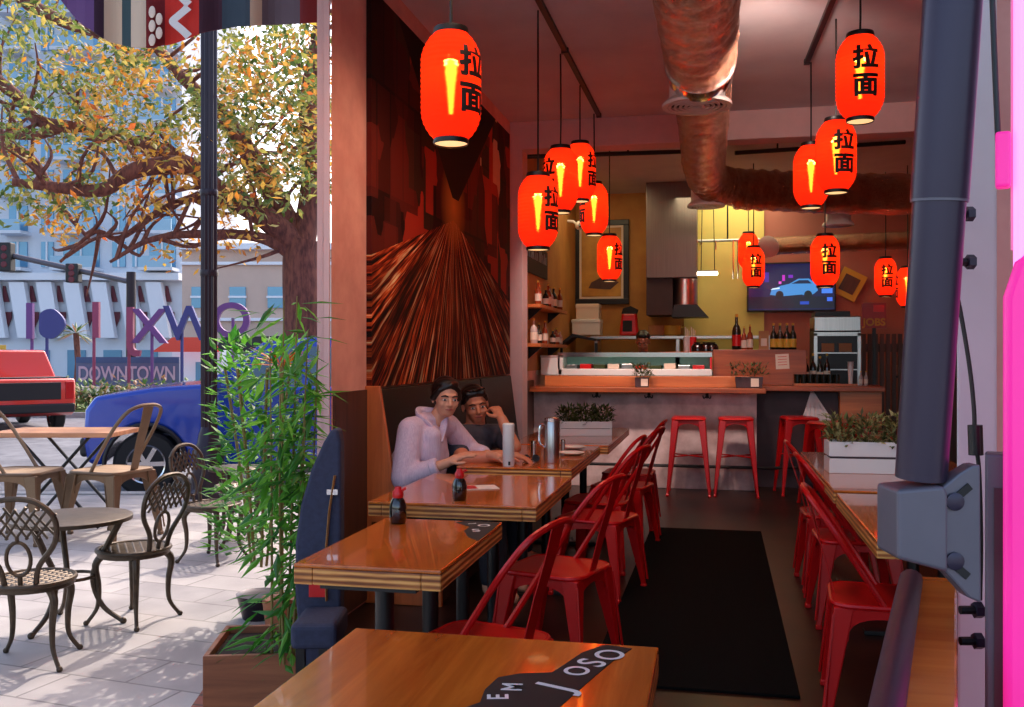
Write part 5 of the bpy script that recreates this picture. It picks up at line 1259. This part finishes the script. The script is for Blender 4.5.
for c, (p0, p1, bal) in enumerate(((-60, -40, 1), (-22, -4, 0), (10, 28, 1), (42, 54, 0), (64, 100, 1), (113, 126, 0), (133, 141, 0), (150, 176, 1))):
    for r_ in range(8):
        y0 = -10 + r_ * 36
        if y0 > 250: continue
        w_ = a.box('window', M['bglass'], p0, p1, y0, y0 + 25, -.12, .05)
        a.box('window_frame', M['bframe'], (p0 + p1) / 2 - .8, (p0 + p1) / 2 + .8, y0, y0 + 25, -.2, -.1, w_)
        if bal:
            s_ = a.box('balcony_slab', M['bwhite'], p0 - 4, p1 + 4, y0 + 27, y0 + 30, -1.4, 0)
            a.box('balcony_rail', M['brail'], p0 - 3, p1 + 3, y0 + 16, y0 + 27, -1.4, -1.32, s_)
a.box('ledge', M['bframe'], -92, 184, 274, 281, -1.0, 0)
for k in range(9):
    x0 = -66 + k * 27
    a.poly('leaning_panel', M['bframe'], [(x0, 283), (x0 + 15, 283), (x0 + 24, 338), (x0 + 9, 338)], -.3, .5)
    g = a.poly('opening', M['bdark'], [(x0 + 16.5, 286), (x0 + 18.5, 286), (x0 + 22.5, 302), (x0 + 16.5, 302)], -.1, .1)
    a.poly('opening', M['bdark'], [(x0 + 17, 312), (x0 + 25, 312), (x0 + 25, 318), (x0 + 20, 330), (x0 + 17, 330)], -.1, .1)
for k in range(6): a.box('shop_window', M['bglass'], -40 + k * 36, -22 + k * 36, 350, 392, -.1, .05)
bq = Facade('beige_building', 'beige building with a black awning beyond the blue car', 'building', 255, 50)
bq.box('wall', M['bbeige'], 182, 380, 246, 415, 0, 10); bq.box('cornice', M['bframe'], 180, 382, 244, 250, -.5, 0); bq.box('string_course', M['bframe'], 181, 381, 262, 265, -.2, 0)
bq.box('lower_course', M['bframe'], 181, 381, 318, 321, -.2, 0)
for k in range(5):
    w_ = bq.box('window', M['bglass'], 192 + k * 38, 208 + k * 38, 287, 308, -.1, .05); bq.box('window_frame', M['bframe'], 191 + k * 38, 209 + k * 38, 296, 298, -.16, -.06, w_)
for k in range(4): bq.box('shop_window', M['bglass'], 190 + k * 44, 226 + k * 44, 356, 410, -.1, .05)
e = bq.poly('black_awning', M['carblack'], [(236, 338), (322, 336), (326, 352), (228, 352)], -1.2, 1.2)
rq = Facade('red_awning_kiosk', 'small kiosk with a red sloping awning beside the tall white block', 'kiosk', 190, 44)
rq.box('wall', M['bframe'], 172, 222, 350, 420, 0, 3); rq.box('door', M['bglass'], 196, 208, 362, 420, -.06, .02)
rq.poly('red_awning', M['carred'], [(168, 352), (188, 338), (222, 338), (226, 352)], -1.0, 1.0)

# town sign letters on poles and the panel
g = Facade('letter_sign', 'row of big violet letters standing on tall posts across the road', 'sign', 130, 26)
M['violet'] = mat('violet sign paint', (112, 62, 132), .5); M['indigo'] = mat('indigo sign paint', (60, 62, 130), .5); M['crimson'] = mat('plum sign paint', (150, 60, 96), .5)
def letter(s, px, py, size, m, sx=1):
    vs, fs = text_data(s, size, bold=.02); c = MB().add(vs, fs, Matrix.Scale(sx, 4, (1, 0, 0)))
    o = c.build('letter', m, g.o); o.matrix_local = basis((g.x(px), -.04, g.z(py)), (1, 0, 0), (0, 0, 1)); md = o.modifiers.new('s', 'SOLIDIFY'); md.thickness = .12; md.offset = 0
    return o
for ch_, px, py, sz, m, post in (('I', 31, 323, 1.15, M['violet'], 32), ('I', 97, 322, 1.15, M['crimson'], 94), ('J', 131, 328, 1.2, M['crimson'], 129), ('X', 150, 328, 1.1, M['violet'], 152), ('W', 190, 325, 1.1, M['indigo'], 182), ('O', 232, 322, 1.1, M['violet'], 233)):
    letter(ch_, px, py, sz * 1.2, m, -1 if ch_ == 'J' else 1)
    MB().tube([(g.x(post), 0, 0), (g.x(post), 0, g.z(318))], .045, 8).build('post', m, g.o)
def blob(): return [(53 + 13 * cos(t) * (1 + .12 * cos(3 * t)), 324 + 15 * sin(t)) for t in [2 * pi * k / 24 for k in range(24)]]
e = g.poly('letter', M['indigo'], blob(), -.05, .1); g.poly('inset', M['bframe'], [(50, 320), (55, 316), (58, 326), (53, 338)], -.065, .01, e)
MB().tube([(g.x(47), 0, 0), (g.x(47), 0, g.z(318))], .045, 8).build('post', M['indigo'], g.o)
g = Facade('town_sign', 'low slate blue panel sign with pink capitals behind the hedge', 'sign', 128, 26.6)
M['slate'] = mat('slate sign face', (96, 100, 140), .5); M['slatedark'] = mat('slate sign band', (64, 84, 132), .5)
pn = g.box('panel', M['slate'], 77, 180, 357, 386, -.06, .06); g.box('band', M['slatedark'], 77, 180, 357, 363, -.075, -.06, pn)
vs, fs = text_data('DOWNTOWN', .55, bold=.01); tm = mat('pink sign letters', (206, 170, 196), .5)
e = MB().add(vs, fs).build('lettering', tm, pn); e.matrix_local = basis((g.x(128), -.085, g.z(374)), (1, 0, 0), (0, 0, 1)); e.scale = (.75, 1, 1)
for px in (80, 120, 178): MB().tube([(g.x(px), 0.08, 0), (g.x(px), .08, g.z(360))], .05, 8).build('post', M['violet'], g.o)
# median with hedge
q0, q1 = U(-60, CY, 23.4), U(330, CY, 23.4); n_ = Vector((-SN, CS, 0))
struct('kerb_median', fan([(q0.x, q0.y), (q1.x, q1.y), (q1.x + n_.x * 8, q1.y + n_.y * 8), (q0.x + n_.x * 8, q0.y + n_.y * 8)], -.2, -.08), M['kerb'])
o = fan([(q0.x + n_.x * .3, q0.y + n_.y * .3), (q1.x + n_.x * .3, q1.y + n_.y * .3), (q1.x + n_.x * 7.7, q1.y + n_.y * 7.7), (q0.x + n_.x * 7.7, q0.y + n_.y * 7.7)], -.08, -.05).build('grass', M['grass']); tag(o, kind='stuff', label='strip of sunlit grass on the road median', cat='grass')
rnd = random.Random(5); o = thing('hedge', 'low green and reddish hedge along the road median', 'hedge', (0, 0, 0)); m = MB(); st = MB()
for _ in range(2600):
    p = U(rnd.uniform(36, 330), CY, rnd.uniform(23.8, 25)); z = -.1 + abs(rnd.gauss(.35, .16)); m.leaf((p.x, p.y, z), (rnd.uniform(-1, 1), rnd.uniform(-1, 1), rnd.uniform(0, 1)), (0, 0, 1), .2, .11)
m.build('foliage', M['hedge'], o)
for k in range(24): p = U(40 + k * 12, CY, 24.4); st.tube([(p.x, p.y, -.05), (p.x + .05, p.y, .4)], .02, 5)
st.build('stems', M['bark'], o)
# traffic light
p = U(131, CY, 30); o = thing('traffic_signal', 'traffic signal on a long arm reaching over the road', 'traffic light', (p.x, p.y, -.2), TH); s = 30 / F
zz = lambda py: H + .2 - (py - CY) * s
MB().lathe([(.16, 0), (.14, zz(272))], n=14).build('pole', M['pole_dark'], o, smooth=True); MB().tube([(0, 0, zz(282)), (-131 * s, 0, zz(253)), (-190 * s, 0, zz(242))], .09, 10).build('arm', M['gunmetal'], o, smooth=True)
for px in (8, 75):
    hs = MB().bx(((px - 131) * s - .2, -.25, zz(272 if px < 50 else 283)), ((px - 131) * s + .2, .1, zz(243 if px < 50 else 264))).build('signal_head', M['carblack'], o, bevel=.04)
    for k, m_ in enumerate((M['taillight'], M['gold'], M['hedge'])): MB().lathe([(.1, 0), (.08, .03)], ((px - 131) * s, -.25, zz(249 + k * 8 if px < 50 else 268 + k * 6)), 12, Matrix.Rotation(pi / 2, 4, 'X')).build('signal_lens', M['bdark'], hs)
p = U(1, CY, 29); o = thing('road_sign', 'yellow road sign plate with black marks at the roadside', 'sign', (p.x, p.y, -.2), TH)
s = 29 / F; e = MB().bx((-.2, -.03, H + .2 + (CY - 369) * s), (.16, 0, H + .2 + (CY - 345) * s)).build('plate', M['gold'], o, bevel=.01)
for k in range(2): MB().box((-.02, -.04, H + .2 + (CY - 352 - k * 10) * s), (.16, .02, .08)).build('mark', M['ink'], e)
MB().tube([(0, .03, 0), (0, .03, 1.6)], .03, 8).build('post', M['gunmetal'], o)

# ================================================================ trees
def tree(name, label, limbs, d0, leaves, seed):
    rnd = random.Random(seed); base = U(limbs[0][0][0][0], CY, d0); o = thing(name, label, 'tree', (base.x, base.y, -.2)); B = Vector((base.x, base.y, -.2))
    for i, (pts, r0, r1, dd) in enumerate(limbs):
        n = len(pts); P = spline([U(a, c, d0 + dd * k / max(1, n - 1)) - B for k, (a, c) in enumerate(pts)], 6)
        if i == 0: P[0].z = .0
        L = len(P); t = MB().tube(P, [r0 + (r1 - r0) * k / (L - 1) for k in range(L)], 12).build('trunk' if i == 0 else 'limb', M['bark'], o, smooth=True)
        if i:
            tw = MB()
            for k in range(3, L - 1, 2):
                a = P[k]; v = Vector((rnd.uniform(-1, 1), rnd.uniform(-1, 1), rnd.uniform(-.5, 1))).normalized()
                q = [a, a + v * .5 + Vector((0, 0, rnd.uniform(-.2, .2))), a + v * 1.0 + Vector((rnd.uniform(-.4, .4), 0, rnd.uniform(-.3, .4)))]
                tw.tube(spline(q, 3), [.035, .032, .028, .024, .018, .013, .009], 5)
            if tw.v: tw.build('twig_spray', M['bark'], t, smooth=True)
    for nm, mt, cl, ln, sz in leaves:
        m = MB()
        for (px, py, sx, sy, cnt) in cl:
            for _ in range(cnt):
                q = U(rnd.gauss(px, sx), rnd.gauss(py, sy), d0 + rnd.gauss(0, 1.3)) - B
                if q.x + B.x > -2.6: continue
                m.leaf(q, (rnd.uniform(-1, 1), rnd.uniform(-1, 1), rnd.uniform(-1, .5)), (rnd.uniform(-1, 1), rnd.uniform(-1, 1), 1), sz * rnd.uniform(.7, 1.3), sz * .5)
        m.build(nm, mt, o)
    return o
rnd = random.Random(21)
def clumps(n, x0, x1, y0, y1, cnt, s=16): return [(rnd.uniform(x0, x1), rnd.uniform(y0, y1), rnd.uniform(s * .6, s * 1.3), rnd.uniform(s * .5, s), cnt) for _ in range(n)]
gr = clumps(46, -30, 330, -20, 130, 42) + clumps(58, 200, 334, -10, 200, 40, 13) + clumps(26, -20, 200, 30, 150, 36, 14) + clumps(20, 0, 120, 130, 220, 26, 13) + clumps(16, 225, 330, 60, 215, 40)
og = clumps(24, 60, 330, 40, 190, 40) + clumps(40, 30, 330, 10, 200, 34, 14) + clumps(18, 130, 290, 150, 250, 44, 12) + clumps(8, -10, 110, 150, 235, 22, 12)
tree('street_tree', 'big street tree with sweeping reddish limbs and thin autumn foliage', [
    ([(304, 430), (303, 330), (301, 262), (303, 240)], .30, .24, 0),
    ([(302, 250), (262, 215), (217, 190), (190, 166), (136, 170), (102, 190), (54, 187), (12, 182)], .19, .05, -1.5),
    ([(217, 190), (190, 165), (143, 146), (102, 132), (71, 127), (30, 136), (-20, 132)], .13, .05, 1.5),
    ([(303, 248), (262, 175), (238, 136), (220, 112), (183, 78), (150, 40)], .17, .07, 1.0),
    ([(303, 245), (312, 180), (308, 110), (318, 40), (330, -30)], .18, .09, .6),
    ([(71, 127), (37, 120), (20, 98), (-10, 72)], .09, .07, .5),
    ([(217, 190), (165, 208), (120, 238), (95, 232), (60, 262)], .06, .02, -.5),
    ([(302, 262), (262, 238), (200, 234), (150, 240), (110, 262)], .1, .02, -1)], 13.6,
    [('green_foliage', M['leafgreen'], gr, 0, .125), ('orange_foliage', M['leaforange'], og, 0, .125)], 1)
struct('kerb_tree_island', MB().lathe([(1.0, -.2), (1.0, -.12), (.9, -.1), (.01, -.1)], (U(304, CY, 13.6).x, U(304, CY, 13.6).y, 0), 28), M['kerb'])
g2 = clumps(40, -60, 300, -60, 110, 34, 20)
tree('street_tree', 'farther tree whose limb slants across the top corner under the banner', [
    ([(-70, 425), (-66, 300), (-60, 160)], .35, .28, 0),
    ([(-60, 160), (-30, 60), (0, -10), (34, 7), (68, 24), (105, 37), (128, 52)], .2, .05, 0),
    ([(-60, 160), (20, 150), (60, 205), (90, 240)], .12, .03, .5)], 17.5, [('green_foliage', M['leafgreen'], g2, 0, .14)], 2)
# palm in front of the white block
p = U(76, CY, 40); o = thing('palm_tree', 'small palm in front of the white block, above the slate sign', 'palm', (p.x, p.y, -.2)); rnd = random.Random(2)
zt = H + .2 + (CY - 333) * 40 / F; MB().tube([(0, 0, 0), (.1, 0, zt * .5), (0, 0, zt)], .12, 8).build('trunk', M['bark'], o, smooth=True); m = MB()
for k in range(34): a = rnd.uniform(0, 2 * pi); m.leaf((0, 0, zt), (cos(a), sin(a), rnd.uniform(-.5, .8)), (0, 0, 1), 1.0, .12)
m.build('fronds', M['hedge'], o)

# ================================================================ cloth banner hanging above the pavement
d = 4.95; o = thing('shop_banner', 'striped cloth banner with red panel and white character hanging overhead', 'banner', U(200, -60, d))
B = Vector(o.location); ed = [(40, -30), (62, 2), (78, 22), (108, 41), (130, 47), (150, 47.5), (170, 44), (200, 33), (235, 26), (280, 24), (318, 22)]
def yb(px):
    for (a, ya), (c, yc) in zip(ed, ed[1:]):
        if a <= px <= c: return ya + (yc - ya) * (px - a) / (c - a)
    return 22
cols = [(40, 94, (96, 62, 112)), (94, 104, (52, 22, 44)), (104, 122, (206, 178, 150)), (122, 131, (52, 74, 78)), (131, 146, (206, 184, 160)), (146, 165, (120, 26, 32)), (165, 199, (206, 48, 36)), (199, 222, (66, 34, 50)), (222, 250, (52, 66, 78)), (250, 262, (186, 160, 136)), (262, 300, (92, 76, 84)), (300, 318, (120, 36, 40))]
for i, (a, c, rgb) in enumerate(cols):
    m = MB(); vs = []; n = 6
    for k in range(n + 1):
        px = a + (c - a) * k / n
        for py in (yb(px), -140): vs.append(U(px, py, d + .03 * sin(px * .12)) - B)
    f = [(2 * k, 2 * k + 2, 2 * k + 3, 2 * k + 1) for k in range(n)]
    e = m.add(vs, f).build('cloth_stripe', mat('banner cloth', rgb, .85), o); md = e.modifiers.new('s', 'SOLIDIFY'); md.thickness = .012
    if i == 6:
        for chx, py in (('く', 24), ('く', -8)):
            vs, fs = text_data(chx, .17, bold=.012); t = MB().add(vs, fs).build('lettering', M['white'], e); t.matrix_local = basis(U(181, py, d - .06) - B, (CS, SN, 0), (0, 0, 1))
    if i == 5:
        t = MB()
        for k in range(5): t.ball(U(152 + (k % 2) * 7, 12 + k * 7, d - .03) - B, .02, 8, 6, (1, .3, 1.6))
        t.build('leaf_print', M['paper'], e)
MB().tube([U(30, -135, d) - B, U(325, -135, d) - B], .02, 8).build('hanging_rod', M['black'], o)

# ================================================================ light
w = bpy.data.worlds.new('sky'); bpy.context.scene.world = w; w.use_nodes = True; nt = w.node_tree; bg = nt.nodes['Background']
sk = nt.nodes.new('ShaderNodeTexSky'); sk.sky_type = 'NISHITA'; sk.sun_disc = False; sk.sun_elevation = R(48); sk.sun_rotation = R(2); sk.air_density = 1.0; sk.dust_density = 3.0; sk.ozone_density = 1.0
nt.links.new(sk.outputs[0], bg.inputs[0]); bg.inputs[1].default_value = .42
def light(name, kind, loc_, e, col, size=.1, aim=None, **k):
    l = bpy.data.lights.new(name, kind); l.energy = e; l.color = col
    if kind == 'AREA': l.size = size; l.shape = k.get('shape', 'SQUARE'); l.size_y = k.get('sy', size)
    elif kind != 'SUN': l.shadow_soft_size = size
    else: l.angle = R(.6)
    if kind == 'SPOT': l.spot_size = R(k.get('ang', 80)); l.spot_blend = .8
    o = bpy.data.objects.new(name, l); C.objects.link(o); o.location = loc_
    if aim is not None: o.rotation_euler = Vector(aim).to_track_quat('-Z', 'Y').to_euler()
    return o
light('sun', 'SUN', (0, 20, 20), 3.4, (1, .93, .84), aim=(-.02, -.66, -.74))
light('kitchen_light', 'AREA', (.2, 12.4, 3.4), 20, (1, .88, .55), 1.4, aim=(0, .25, -1))
light('kitchen_light', 'AREA', (-1.45, 11.6, 3.4), 9, (1, .75, .42), 1.0, aim=(0, .2, -1))
light('room_fill', 'SPOT', (.3, 5.6, 3.2), 60, (1, .72, .62), .15, aim=(0, 1, -.02), ang=100)  # unseen spot added to brighten the beam and back
for x in (-1.3, -.6, .1): light('counter_fill', 'SPOT', (x, 8.3, 3.2), 150, (1, .78, .7), .1, aim=(.05, 1.5, -2.75), ang=58)  # unseen spots added to brighten the concrete counter front
light('room_fill', 'SPOT', (-.9, 3.6, 3.4), 55, (1, .66, .45), .15, aim=(-.2, .25, -1), ang=120)  # unseen fill spot added over the left tables
light('room_fill', 'SPOT', (.9, 3.9, 3.4), 30, (1, .72, .6), .15, aim=(.0, .1, -1), ang=110)  # unseen fill spot added over the right tables
light('room_fill', 'SPOT', (-.7, 4.9, 3.4), 60, (1, .6, .4), .15, aim=(-.3, 0, -1), ang=110)  # unseen spot added to warm the seated couple

# ================================================================ camera
cd = bpy.data.cameras.new('camera'); co = bpy.data.objects.new('camera', cd); C.objects.link(co)
co.location = (0, 0, H); co.rotation_euler = (pi / 2, 0, TH); cd.sensor_width = 36; cd.lens = F / 1024 * 36; cd.clip_start = .05; cd.clip_end = 300
sc_ = bpy.context.scene; sc_.camera = co
sc_.view_settings.view_transform = 'Standard'; sc_.view_settings.look = 'None'; sc_.view_settings.gamma = 1; sc_.view_settings.use_curve_mapping = False
sc_.view_settings.exposure = 0.2
